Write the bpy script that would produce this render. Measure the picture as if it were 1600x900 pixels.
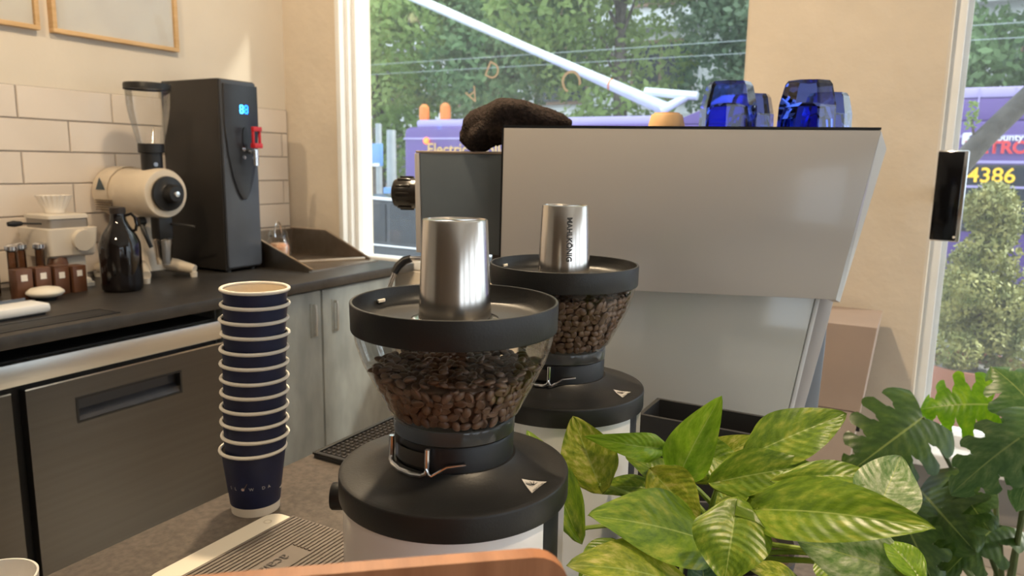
import bpy, bmesh, math, random
import numpy as np
from math import sin, cos, tan, pi, radians, hypot, atan2, sqrt
from mathutils import Vector, Matrix, noise

for o in list(bpy.data.objects):
    bpy.data.objects.remove(o)
scene = bpy.context.scene
C = scene.collection

# ------------------------------------------------------------------ camera
CZ = 1.43
F = 1150.0
YAW, PIT, ROLL = radians(29), radians(9.5), radians(.9)
FW = Vector((-sin(YAW) * cos(PIT), cos(YAW) * cos(PIT), -sin(PIT)))
R0 = Vector((cos(YAW), sin(YAW), 0))
U0 = Vector((-sin(YAW) * sin(PIT), cos(YAW) * sin(PIT), cos(PIT)))
RT = R0 * cos(ROLL) + U0 * sin(ROLL)
UP = U0 * cos(ROLL) - R0 * sin(ROLL)
CAM = Vector((0, 0, CZ))
cd = bpy.data.cameras.new('camera')
cam = bpy.data.objects.new('camera', cd)
C.objects.link(cam)
m = Matrix.Identity(4)
for i in range(3):
    m[i][0], m[i][1], m[i][2], m[i][3] = RT[i], UP[i], -FW[i], CAM[i]
cam.matrix_world = m
cd.sensor_width = 36
cd.lens = 36 * F / 1600
cd.clip_start = .02
cd.clip_end = 200
cd.dof.use_dof = True
cd.dof.focus_distance = .72
cd.dof.aperture_fstop = 11
scene.camera = cam

# ------------------------------------------------------------------ world, sun, exposure
w = bpy.data.worlds.new('overcast_sky')
scene.world = w
w.use_nodes = True
bg = w.node_tree.nodes['Background']
bg.inputs[0].default_value = (.80, .90, 1, 1)
bg.inputs[1].default_value = 2.3
sd = bpy.data.lights.new('sun', 'SUN')
sd.energy = 4.0
sd.angle = radians(3)
sd.color = (1, .93, .8)
sun = bpy.data.objects.new('sun', sd)
sun.rotation_euler = Vector((.80, .42, .62)).to_track_quat('Z', 'Y').to_euler()
C.objects.link(sun)
scene.view_settings.view_transform = 'Standard'
scene.view_settings.look = 'None'
scene.view_settings.gamma = 1
scene.view_settings.use_curve_mapping = False
scene.view_settings.exposure = 0.24


def ceiling_spot(x, y, tx, ty, tz, watts, size=.05, angle=95, col=(1, .77, .50)):
    l = bpy.data.lights.new('track_spot', 'SPOT')
    l.energy = watts
    l.color = col
    l.shadow_soft_size = size
    l.spot_size = radians(angle)
    l.spot_blend = .6
    o = bpy.data.objects.new('track_spot', l)
    o.location = (x, y, 2.86)
    o.rotation_euler = (Vector((tx, ty, tz)) - o.location).to_track_quat('-Z', 'Y').to_euler()
    C.objects.link(o)


ceiling_spot(-1.15, 1.35, -.45, .65, 1.0, 150, angle=100)
ceiling_spot(-1.35, -.2, -2.6, 1.4, 1.2, 95, angle=110)
ceiling_spot(-1.6, 1.6, -2.9, 2.2, 1.3, 50, angle=120)
ceiling_spot(-.9, .9, -.3, 2.9, 1.3, 110, angle=100)
ceiling_spot(.42, .55, -.10, .68, 1.05, 90, angle=38)


# ------------------------------------------------------------------ helpers
def ray(px, py):
    return FW + RT * ((px - 800) / F) + UP * ((450 - py) / F)


def at(px, py, X=None, Y=None, Z=None, H=None, D=None):
    d = ray(px, py)
    if X is not None: t = X / d.x
    elif Y is not None: t = Y / d.y
    elif Z is not None: t = (Z - CZ) / d.z
    elif H is not None: t = H / hypot(d.x, d.y)
    else: t = D
    return CAM + d * t


MATS = {}


def mat(name, col, rough=.5, metal=0, spec=.5, var=.0, vs=8, bump=0, bs=60, col2=None, emit=0, coat=0, trans=0, stretch=None, sss=0, dist=.01):
    if name in MATS: return MATS[name]
    M = bpy.data.materials.new(name)
    M.use_nodes = True
    nt = M.node_tree
    b = nt.nodes['Principled BSDF']
    L = nt.links.new
    b.inputs['Roughness'].default_value = rough
    b.inputs['Metallic'].default_value = metal
    b.inputs['Specular IOR Level'].default_value = spec
    if coat: b.inputs['Coat Weight'].default_value = coat
    if trans: b.inputs['Transmission Weight'].default_value = trans
    c1 = tuple(col) + (1,)
    tc = nt.nodes.new('ShaderNodeTexCoord')
    mp = nt.nodes.new('ShaderNodeMapping')
    if stretch: mp.inputs['Scale'].default_value = stretch
    L(tc.outputs['Object'], mp.inputs['Vector'])
    if var or col2:
        n = nt.nodes.new('ShaderNodeTexNoise')
        n.inputs['Scale'].default_value = vs
        n.inputs['Detail'].default_value = 5
        L(mp.outputs[0], n.inputs['Vector'])
        r = nt.nodes.new('ShaderNodeValToRGB')
        if col2 is None:
            a = tuple(max(0, c * (1 - var)) for c in col) + (1,)
            z = tuple(min(1, c * (1 + var)) for c in col) + (1,)
        else:
            a, z = c1, tuple(col2) + (1,)
        r.color_ramp.elements[0].position = .32
        r.color_ramp.elements[1].position = .68
        r.color_ramp.elements[0].color = a
        r.color_ramp.elements[1].color = z
        L(n.outputs['Fac'], r.inputs[0])
        L(r.outputs[0], b.inputs['Base Color'])
        if emit:
            L(r.outputs[0], b.inputs['Emission Color'])
    else:
        b.inputs['Base Color'].default_value = c1
        if emit: b.inputs['Emission Color'].default_value = c1
    if emit: b.inputs['Emission Strength'].default_value = emit
    if bump:
        n2 = nt.nodes.new('ShaderNodeTexNoise')
        n2.inputs['Scale'].default_value = bs
        n2.inputs['Detail'].default_value = 4
        L(mp.outputs[0], n2.inputs['Vector'])
        bp = nt.nodes.new('ShaderNodeBump')
        bp.inputs['Strength'].default_value = bump
        bp.inputs['Distance'].default_value = dist
        L(n2.outputs['Fac'], bp.inputs['Height'])
        L(bp.outputs[0], b.inputs['Normal'])
    MATS[name] = M
    return M


def glass(name, tint=(1, 1, 1), refl=.9, base=.04, rough=.02, film=0):
    """thin clear sheet: see-through with a fresnel reflection"""
    if name in MATS: return MATS[name]
    M = bpy.data.materials.new(name)
    M.use_nodes = True
    nt = M.node_tree
    nt.nodes.remove(nt.nodes['Principled BSDF'])
    out = nt.nodes['Material Output']
    t = nt.nodes.new('ShaderNodeBsdfTransparent')
    t.inputs[0].default_value = tuple(tint) + (1,)
    g = nt.nodes.new('ShaderNodeBsdfGlossy')
    g.inputs['Roughness'].default_value = rough
    fr = nt.nodes.new('ShaderNodeFresnel')
    fr.inputs[0].default_value = 1.45
    mu = nt.nodes.new('ShaderNodeMath')
    mu.operation = 'MULTIPLY'
    mu.inputs[1].default_value = refl
    mx = nt.nodes.new('ShaderNodeMixShader')
    L = nt.links.new
    L(fr.outputs[0], mu.inputs[0])
    L(mu.outputs[0], mx.inputs[0])
    L(t.outputs[0], mx.inputs[1])
    L(g.outputs[0], mx.inputs[2])
    if film:      # pale translucent layer; on the window panes it imitates a veil of haze
        df = nt.nodes.new('ShaderNodeBsdfTranslucent')
        df.inputs[0].default_value = (.9, .95, 1, 1)
        m2 = nt.nodes.new('ShaderNodeMixShader')
        m2.inputs[0].default_value = film
        L(mx.outputs[0], m2.inputs[1])
        L(df.outputs[0], m2.inputs[2])
        L(m2.outputs[0], out.inputs[0])
    else:
        L(mx.outputs[0], out.inputs[0])
    MATS[name] = M
    return M


def tag(o, label=None, cat=None, group=None, kind=None):
    if label: o['label'] = label
    if cat: o['category'] = cat
    if group: o['group'] = group
    if kind: o['kind'] = kind
    return o


def thing(name, label, cat, loc=(0, 0, 0), rz=0, group=None):
    o = bpy.data.objects.new(name, None)
    o.empty_display_size = .05
    o.location = loc
    o.rotation_euler = (0, 0, rz)
    C.objects.link(o)
    return tag(o, label, cat, group)


def obj(name, mesh, parent=None, loc=None):
    o = bpy.data.objects.new(name, mesh)
    C.objects.link(o)
    if parent: o.parent = parent
    if loc is not None: o.location = loc
    return o


class MB:
    """collects shapes, builds one mesh"""
    def __init__(s):
        s.bm = bmesh.new()

    def box(s, c, d, rz=0, bev=0, rot=None):
        bm = bmesh.new()
        bmesh.ops.create_cube(bm, size=1)
        for v in bm.verts:
            v.co = Vector((v.co.x * d[0], v.co.y * d[1], v.co.z * d[2]))
        if bev:
            bmesh.ops.bevel(bm, geom=bm.edges[:], offset=bev, segments=2, profile=.5, affect='EDGES')
        M = Matrix.Translation(c) @ (rot.to_4x4() if rot else Matrix.Rotation(rz, 4, 'Z'))
        return s._add(bm, M)

    def box2(s, a, b, bev=0):
        a, b = Vector(a), Vector(b)
        return s.box((a + b) / 2, [abs(q) for q in (b - a)], 0, bev)

    def _add(s, bm, M):
        bm.transform(M)
        me = bpy.data.meshes.new('t')
        bm.to_mesh(me)
        bm.free()
        s.bm.from_mesh(me)
        bpy.data.meshes.remove(me)
        return s

    def lathe(s, prof, n=48, c=(0, 0, 0), a0=0, a1=2 * pi, M=None, sx=1, sy=1):
        bm = bmesh.new()
        full = abs(a1 - a0 - 2 * pi) < 1e-6
        k = n if full else n + 1
        rings = []
        for (r, z) in prof:
            if r < 1e-7 and full:
                rings.append([bm.verts.new((0, 0, z))])
            else:
                rings.append([bm.verts.new((r * cos(a0 + (a1 - a0) * i / n) * sx, r * sin(a0 + (a1 - a0) * i / n) * sy, z)) for i in range(k)])
        for A, B in zip(rings, rings[1:]):
            for i in range(n):
                j = (i + 1) % k
                if len(A) == 1 and len(B) == 1: continue
                if len(A) == 1: bm.faces.new((A[0], B[j], B[i]))
                elif len(B) == 1: bm.faces.new((A[i], A[j], B[0]))
                else: bm.faces.new((A[i], A[j], B[j], B[i]))
        return s._add(bm, M if M else Matrix.Translation(c))

    def tube(s, pts, r, n=10, cap=True):
        bm = bmesh.new()
        pts = [Vector(p) for p in pts]
        rs = r if isinstance(r, (list, tuple)) else [r] * len(pts)
        rings = []
        prev = None
        for i, p in enumerate(pts):
            t = (pts[min(i + 1, len(pts) - 1)] - pts[max(i - 1, 0)]).normalized()
            if prev is None:
                a = t.orthogonal().normalized()
            else:
                a = (prev - t * prev.dot(t)).normalized()
            prev = a
            b = t.cross(a)
            rings.append([bm.verts.new(p + (a * cos(2 * pi * j / n) + b * sin(2 * pi * j / n)) * rs[i]) for j in range(n)])
        for A, B in zip(rings, rings[1:]):
            for j in range(n):
                bm.faces.new((A[j], A[(j + 1) % n], B[(j + 1) % n], B[j]))
        if cap:
            bm.faces.new(rings[0][::-1])
            bm.faces.new(rings[-1])
        return s._add(bm, Matrix.Identity(4))

    def cyl(s, a, b, r, n=24, r2=None):
        return s.tube([a, b], [r, r2 if r2 is not None else r], n)

    def prism(s, poly, ex, bev=0):
        """poly: 3D points (planar), ex: extrusion vector"""
        bm = bmesh.new()
        ex = Vector(ex)
        A = [bm.verts.new(Vector(p)) for p in poly]
        B = [bm.verts.new(Vector(p) + ex) for p in poly]
        n = len(poly)
        bm.faces.new(A)
        bm.faces.new(B[::-1])
        for i in range(n):
            bm.faces.new((A[i], B[i], B[(i + 1) % n], A[(i + 1) % n]))
        bmesh.ops.recalc_face_normals(bm, faces=bm.faces[:])
        if bev:
            bmesh.ops.bevel(bm, geom=bm.edges[:], offset=bev, segments=2, profile=.5, affect='EDGES')
        return s._add(bm, Matrix.Identity(4))

    def raw(s, vs, fs):
        bm = bmesh.new()
        V = [bm.verts.new(v) for v in vs]
        for f in fs:
            bm.faces.new([V[i] for i in f])
        return s._add(bm, Matrix.Identity(4))

    def mesh(s, name, m, smooth=None):
        bmesh.ops.recalc_face_normals(s.bm, faces=s.bm.faces[:])
        me = bpy.data.meshes.new(name)
        s.bm.to_mesh(me)
        s.bm.free()
        me.materials.append(m)
        if smooth is not None:
            me.polygons.foreach_set('use_smooth', [True] * len(me.polygons))
            if smooth < 179:
                me.set_sharp_from_angle(angle=radians(smooth))
        return me

    def build(s, name, m, parent=None, smooth=35, loc=None):
        return obj(name, s.mesh(name, m, smooth), parent, loc)


def struct(name, mb, m, parent=None, smooth=None):
    o = mb.build(name, m, parent, smooth)
    if parent is None: o['kind'] = 'structure'
    return o


def text(name, s, size, m, parent, fn, align='CENTER', bold=0, spacing=1):
    cu = bpy.data.curves.new(name, 'FONT')
    cu.body = s
    cu.size = size
    cu.align_x = align
    cu.align_y = 'CENTER'
    cu.space_character = spacing
    cu.offset = bold
    t = bpy.data.objects.new(name, cu)
    C.objects.link(t)
    bpy.context.view_layer.update()
    me = bpy.data.meshes.new_from_object(t.evaluated_get(bpy.context.evaluated_depsgraph_get()))
    bpy.data.objects.remove(t)
    for v in me.vertices:
        v.co = fn(v.co.x, v.co.y)
    me.materials.clear()
    me.materials.append(m)
    return obj(name, me, parent)


def flatmesh(name, vs, fs, m, parent=None, smooth=True, uv=None):
    me = bpy.data.meshes.new(name)
    me.from_pydata(vs, [], fs)
    me.materials.append(m)
    if smooth: me.polygons.foreach_set('use_smooth', [True] * len(me.polygons))
    if uv is not None:
        l = me.uv_layers.new(name='UVMap')
        idx = np.zeros(len(me.loops), dtype=np.int32)
        me.loops.foreach_get('vertex_index', idx)
        l.data.foreach_set('uv', np.array(uv, dtype=np.float32)[idx].ravel())
    me.update()
    return obj(name, me, parent)


def roundrect(x0, y0, x1, y1, r, n=5):
    P = []
    for cx, cy, a in ((x1 - r, y1 - r, 0), (x0 + r, y1 - r, pi / 2), (x0 + r, y0 + r, pi), (x1 - r, y0 + r, 1.5 * pi)):
        for i in range(n + 1):
            P.append((cx + r * cos(a + pi / 2 * i / n), cy + r * sin(a + pi / 2 * i / n)))
    return P


# ------------------------------------------------------------------ materials
M_wall = mat('cream_paint', (.70, .63, .53), .8, var=.04, vs=3, bump=.06, bs=40)
M_plaster = mat('rough_plaster', (.70, .61, .50), .85, var=.05, vs=4, bump=.45, bs=14, dist=.012)
M_ceil = mat('ceiling_white', (.82, .80, .76), .9, var=.02)
M_floor = mat('pale_floor', (.50, .46, .40), .55, var=.12, vs=5)
M_tile = mat('white_glazed_tile', (.74, .66, .58), .22, var=.04, vs=2.5, bump=.03, bs=9)
M_grout = mat('grey_grout', (.34, .30, .27), .9, var=.1)
M_white_trim = mat('white_trim', (.86, .86, .85), .45, var=.03)
M_top = mat('dark_worktop', (.036, .032, .029), .42, var=.25, vs=30, bump=.05, bs=200)
M_top2 = mat('taupe_black_worktop', (.100, .082, .068), .50, var=.3, vs=120, bump=.05, bs=300)
M_black = mat('satin_black', (.012, .012, .013), .42, spec=.4, var=.15)
M_blackm = mat('matte_black', (.013, .013, .014), .6, var=.15)
M_lid = mat('black_anodised_lid', (.014, .014, .014), .40, spec=.38, var=.15, bump=.04, bs=500)
M_steel = mat('brushed_steel', (.66, .62, .57), .20, 1, var=.12, vs=60, stretch=(1, 1, .02))
M_steelh = mat('brushed_steel_sheet', (.60, .59, .57), .33, 1, var=.08, vs=30, stretch=(1, .03, 1))
M_dsteel = mat('dark_brushed_steel', (.125, .116, .108), .36, 1, var=.05, vs=60, stretch=(1, .02, 1))
M_chrome = mat('polished_chrome', (.75, .75, .76), .14, 1, var=.03)
M_whiteg = mat('white_gloss_panel', (.82, .82, .82), .28, var=.015, coat=.3)
M_machine = mat('warm_white_panel', (.56, .51, .455), .22, var=.02, vs=2, coat=.3)
M_machine2 = mat('pale_green_white_glass', (.60, .59, .53), .14, var=.02, vs=2, coat=.5)
M_greyp = mat('slate_grey_panel', (.125, .150, .170), .3, var=.05)
M_navy = mat('navy_paper', (.010, .016, .058), .48, var=.12, vs=40)
M_paper = mat('white_paper', (.88, .82, .72), .6, var=.03)
M_cream = mat('cream_plastic', (.86, .80, .68), .35, var=.02)
M_mat = mat('rubber_mat', (.17, .145, .125), .6, var=.1)
M_wood = mat('chair_wood', (.30, .115, .045), .42, col2=(.44, .19, .085), vs=9, stretch=(9, 1, .6), bump=.04)
M_oak = mat('pale_oak', (.60, .38, .17), .5, col2=(.70, .47, .24), vs=10, stretch=(1, 1, 6))
M_cab = mat('grey_wood_laminate', (.19, .205, .205), .5, col2=(.29, .31, .305), vs=6, stretch=(2, 2, .8), bump=.03)
M_hopper = glass('clear_polycarbonate', (.985, .985, .975), refl=.6)
M_pane = glass('window_glass', (.97, .99, .98), refl=.5, film=.03)  # film puts a washed-out haze over the view outside
M_clear = glass('clear_glass', (.97, .97, .96), refl=.55)
M_bean = mat('roasted_coffee', (.12, .064, .038), .34, col2=(.27, .16, .10), vs=55, spec=.6)
M_ivory = mat('ivory_enamel', (.70, .60, .47), .30, var=.04, vs=5)
M_ivory2 = mat('white_enamel', (.74, .67, .57), .35, var=.03, vs=5)

# ------------------------------------------------------------------ room shell
XW, YW = -3.0, 2.92
struct('floor', MB().box2((XW - .3, -3.5, -.1), (4.2, YW + .25, 0)), M_floor)
struct('ceiling', MB().box2((XW - .3, -3.5, 3.0), (4.2, YW + .25, 3.15)), M_ceil)
wr = MB().box2((4.0, -3.5, 0), (4.2, YW + .25, .55)).box2((4.0, -3.5, 2.35), (4.2, YW + .25, 3))  # unseen wall added to dim the daylight, its posts striping the steel reflections
for yy in (-3.5, -1.9, -.3, 1.3):
    wr.box2((4.0, yy, .55), (4.2, yy + .3, 2.35))
struct('wall_right_unseen', wr, M_wall)
wl = struct('wall_left', MB().box2((XW - .25, -3.5, 0), (XW - .012, YW + .25, 3.0)), M_wall)
struct('wall_back', MB().box2((XW - .25, -3.7, 0), (4.2, -3.5, 3.0)), mat('brown_back_wall', (.24, .18, .13), .7, var=.1, vs=2))
# tiles, running bond
TH, TW = .1228, .3735
ttop = 1.697
struct('grout_bed', MB().box2((XW - .013, -.4, .9), (XW - .004, YW - .004, ttop)), M_grout, wl)
tile_me = {}


def tile_mesh(wd, h):
    k = (round(wd, 3), round(h, 3))
    if k not in tile_me:
        bm = bmesh.new()
        bmesh.ops.create_cube(bm, size=1)
        for v in bm.verts:
            v.co = Vector((v.co.x * .008, v.co.y * k[0], v.co.z * k[1]))
        fr = [e for e in bm.edges if all(v.co.x > 0 for v in e.verts)]
        bmesh.ops.bevel(bm, geom=fr, offset=.0025, segments=1, affect='EDGES')
        me = bpy.data.meshes.new('tile')
        bm.to_mesh(me)
        bm.free()
        me.materials.append(M_tile)
        tile_me[k] = me
    return tile_me[k]


for row in range(6):
    z1 = ttop - row * TH
    y0 = 1.567 - 4 * TW + (TW / 2 if row % 2 else 0)
    y = y0
    while y < YW - .01:
        ye = min(y + TW, YW - .006)
        wd, hh = ye - y - .005, TH - .005
        if wd > .02:
            t = obj('tile', tile_mesh(wd, hh), wl, (XW - .002 + random.Random(row * 99 + int(y * 50)).uniform(-.0006, .0006), (y + ye) / 2, z1 - TH / 2))
        y += TW

# window wall: beige return, pillar, low wall, header
WX0, WX1, WX2 = -2.58, -.625, .05      # window 1 from WX0 to WX1, pillar WX1..WX2, window 2 beyond
struct('wall_front', MB().box2((XW - .25, YW, 0), (WX0 - .058, YW + .25, 3)).box2((XW - .25, YW, 0), (WX1, YW + .25, .90))
       .box2((WX0 - .1, YW, 2.75), (4.2, YW + .25, 3)), M_plaster)
struct('wall_pillar', MB().box2((WX1, YW - .06, 0), (WX2 - .018, YW + .25, 3), .012), M_plaster)
struct('wall_low', MB().box2((WX2 - .03, YW + .02, 0), (4.2, YW + .25, .42)), mat('grey_lower_wall', (.36, .34, .32), .7, var=.08, vs=5))
t1 = struct('trim_1', MB().box2((WX2 - .04, YW - .12, .425), (4.2, YW + .25, .475), .008), M_white_trim)
struct('trim_2', MB().box2((WX2 - .02, YW - .34, 0), (4.2, YW + .015, .13), .006).box2((WX2 - .02, YW - .16, .13), (4.2, YW + .015, .22), .006), mat('pale_ledge', (.55, .49, .43), .6, var=.06))


def window(name, x0, x1, z0, z1, y, slim=False):
    root = bpy.data.objects.new(name, None)
    root['kind'] = 'structure'
    root.location = ((x0 + x1) / 2, y, z0)
    C.objects.link(root)
    ox, oz = root.location.x, z0
    fw = .045
    mb = MB()
    if not slim:
        mb.box2((x0 - ox - .06, -.02, 0), (x0 - ox - .030, .18, z1 - oz), .004)
        mb.box2((x0 - ox - .030, .02, 0), (x0 - ox - .010, .16, z1 - oz), .004)
        mb.box2((x0 - ox - .010, .05, 0), (x0 - ox + .012, .14, z1 - oz), .003)
    else:
        mb.box2((x0 - ox - .050, .005, 0), (x0 - ox - .012, .16, z1 - oz), .004)
        mb.box2((x0 - ox - .012, .05, 0), (x0 - ox + .006, .14, z1 - oz), .003)
    mb.box2((x1 - ox - fw, .03, 0), (x1 - ox, .14, z1 - oz), .004)
    mb.box2((x0 - ox, .03, 0), (x1 - ox, .14, fw), .004)
    mb.box2((x0 - ox, .03, z1 - oz - fw), (x1 - ox, .14, z1 - oz), .004)
    mb.build('window_frame', M_white_trim, root)
    MB().box2((x0 - ox, .085, fw), (x1 - ox - fw, .091, z1 - oz - fw)).build('pane', M_pane, root, None)
    return root


w1 = window('window_1', WX0, WX1 + .10, .905, 2.75, YW)
w2 = window('window_2', WX2 + .028, 3.0, .47, 2.75, YW - .03, True)
# gold lettering on the glass, seen from behind
M_gold = mat('gold_letter', (.42, .38, .32), .5, var=.05)
for ch, px, py, rot, sz in (('D', 770, 109, 205, .105), ('A', 738, 148, 150, .10), ('C', 893, 124, 245, .13)):
    p = at(px, py, Y=YW + .078)
    a = radians(rot)
    text('window_letter', ch, sz, M_gold, w1,
         lambda x, y, p=p, a=a: Vector((p.x - (x * cos(a) - y * sin(a)), p.y, p.z + x * sin(a) + y * cos(a))) - w1.location, bold=-.0005)


# ------------------------------------------------------------------ picture frames
def frame(label, y0, y1, z0, z1):
    t = thing('picture_frame', label, 'picture frame', (XW - .011, (y0 + y1) / 2, z0), 0, 'framed prints above the tiles')
    hw, h, b, d = (y1 - y0) / 2, z1 - z0, .017, .032
    for nm, a, c in (('frame_rail', (0, -hw, 0), (d, hw, b)), ('frame_rail', (0, -hw, h - b), (d, hw, h)),
                     ('frame_rail', (0, -hw, b), (d, -hw + b, h - b)), ('frame_rail', (0, hw - b, b), (d, hw, h - b))):
        MB().box2(a, c, .002).build(nm, M_oak, t)
    MB().box2((.004, -hw + b, b), (.016, hw - b, h - b)).build('print', mat('pale_print', (.66, .63, .60), .5, col2=(.74, .71, .66), vs=6), t, None)
    MB().box2((.022, -hw + b, b), (.024, hw - b, h - b)).build('pane', M_clear, t, None)


frame('pale oak picture frame nearer the window, fully in view at its lower edge', 1.715, 2.268, 1.905, 2.65)
frame('pale oak picture frame cut off by the left edge of the photo', 1.10, 1.668, 1.905, 2.65)

# ------------------------------------------------------------------ back counter
BZ = .945
BXF = -2.165


def back_counter():
    t = thing('back_worktop', 'long dark worktop along the tiled wall under the black water tower', 'worktop', ((XW + BXF) / 2, 1.2, BZ - .04))
    hx = (BXF - XW) / 2
    MB().box2((-hx + .002, -1.6, -.0), (hx, 1.71, .04), .004).build('slab', M_top, t)
    a, b = at(190, 488, Z=BZ), at(0, 521, Z=BZ)
    # inset rinser channel near the front edge
    L = t.location
    mb = MB()
    x0, x1, y0, y1 = -2.31, -2.215, .75, 1.40
    mb.box2((x0 - L.x, y0 - L.y, .0405), (x1 - L.x, y1 - L.y, .0412), .0002)
    mb.build('inset_tray', M_blackm, t)
    mb = MB()
    mb.box2((x0 - L.x - .008, y0 - L.y, .0405), (x0 - L.x, y1 - L.y, .0425), .0006)
    mb.box2((x1 - L.x, y0 - L.y, .0405), (x1 - L.x + .008, y1 - L.y, .0425), .0006)
    mb.box2((x0 - L.x - .008, y1 - L.y, .0405), (x1 - L.x + .008, y1 - L.y + .008, .0425), .0006)
    mb.build('tray_rim', M_black, t)


back_counter()


def fridge():
    x1, ye, ys = -2.19, 1.775, .20
    t = thing('undercounter_fridge', 'stainless undercounter fridge with dark steel doors below the dark worktop', 'fridge', (-2.55, (ye + ys) / 2, 0))
    L = t.location
    f = lambda x, y, z: (x - L.x, y - L.y, z)
    MB().box2(f(-2.9, ys, .1), f(x1 - .035, ye, .86)).build('body', M_blackm, t, None)
    MB().box2(f(x1 - .035, ys, .790), f(x1, ye, .856), .003).build('top_rail', M_steelh, t)
    for fx in (-2.85, -2.3):
        for fy in (ys + .05, ye - .05):
            MB().lathe([(0, 0), (.02, 0), (.02, .1), (0, .1)], 16, f(fx, fy, 0)).build('foot', M_black, t)
    for a, b in ((ys, 1.055), (1.093, ye)):
        d = thing_part('door', t)
        hz0, hz1 = .640, .708
        hy0, hy1 = (a + .145, b - .185) if a > 1 else (a + .2, b - .2)
        mb = MB()
        mb.box2(f(x1 - .03, a, .12), f(x1 + .004, b, hz0)).box2(f(x1 - .03, a, hz1), f(x1 + .004, b, .772))
        mb.box2(f(x1 - .03, a, hz0), f(x1 + .004, hy0, hz1)).box2(f(x1 - .03, hy1, hz0), f(x1 + .004, b, hz1))
        dm = mb.build('door', M_dsteel, t, None)
        MB().box2(f(x1 - .03, a, .772), f(x1 + .005, b, .776)).build('edge_strip', M_chrome, dm, None)
        mb = MB()
        mb.box2(f(x1 - .034, hy0, hz0), f(x1 - .026, hy1, hz1))
        mb.prism([f(x1 - .028, hy0, hz0), f(x1 + .002, hy0, hz0), f(x1 - .028, hy0, hz0 + .03)], (0, hy1 - hy0, 0))
        mb.build('recessed_handle', mat('dark_plastic_blue', (.030, .032, .042), .35, var=.1), dm, None)
        bz = .006
        mb = MB()
        mb.box2(f(x1 + .002, hy0 - bz, hz0 - bz), f(x1 + .0065, hy1 + bz, hz0)).box2(f(x1 + .002, hy0 - bz, hz1), f(x1 + .0065, hy1 + bz, hz1 + bz))
        mb.box2(f(x1 + .002, hy0 - bz, hz0), f(x1 + .0065, hy0, hz1)).box2(f(x1 + .002, hy1, hz0), f(x1 + .0065, hy1 + bz, hz1))
        mb.build('handle_bezel', M_black, dm, None)


def thing_part(*a):
    return None


fridge()


def cabinet(label, ya, yb, hy):
    t = thing('base_cabinet', label, 'cabinet', (-2.55, (ya + yb) / 2, 0), 0, 'grey base cabinets under the dark worktop')
    L = t.location
    f = lambda x, y, z: (x - L.x, y - L.y, z)
    MB().box2(f(-2.9, ya, .0), f(-2.235, yb, .9)).build('body', M_cab, t, None)
    d = MB().box2(f(-2.233, ya + .003, .06), f(-2.19, yb - .003, .895), .002).build('door', M_cab, t)
    if hy:
        x = -2.19
        MB().tube([f(x + .001, hy, .84), f(x + .016, hy, .836), f(x + .018, hy, .825), f(x + .018, hy, .722), f(x + .016, hy, .712), f(x + .001, hy, .708)], .0055, 10).build(
            'handle', mat('brushed_pull', (.42, .42, .41), .4, .8, var=.05), d)
        MB().box(f(x + .002, hy, .774), (.003, .035, .145), 0, .001).build('handle_plate', M_cab, d)


cabinet('grey wood base cabinet left of the cabinet seam, next to the fridge', 1.785, 2.288, 2.238)
cabinet('grey wood base cabinet right of the cabinet seam, under the window corner', 2.292, 2.79, 2.366)


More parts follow.
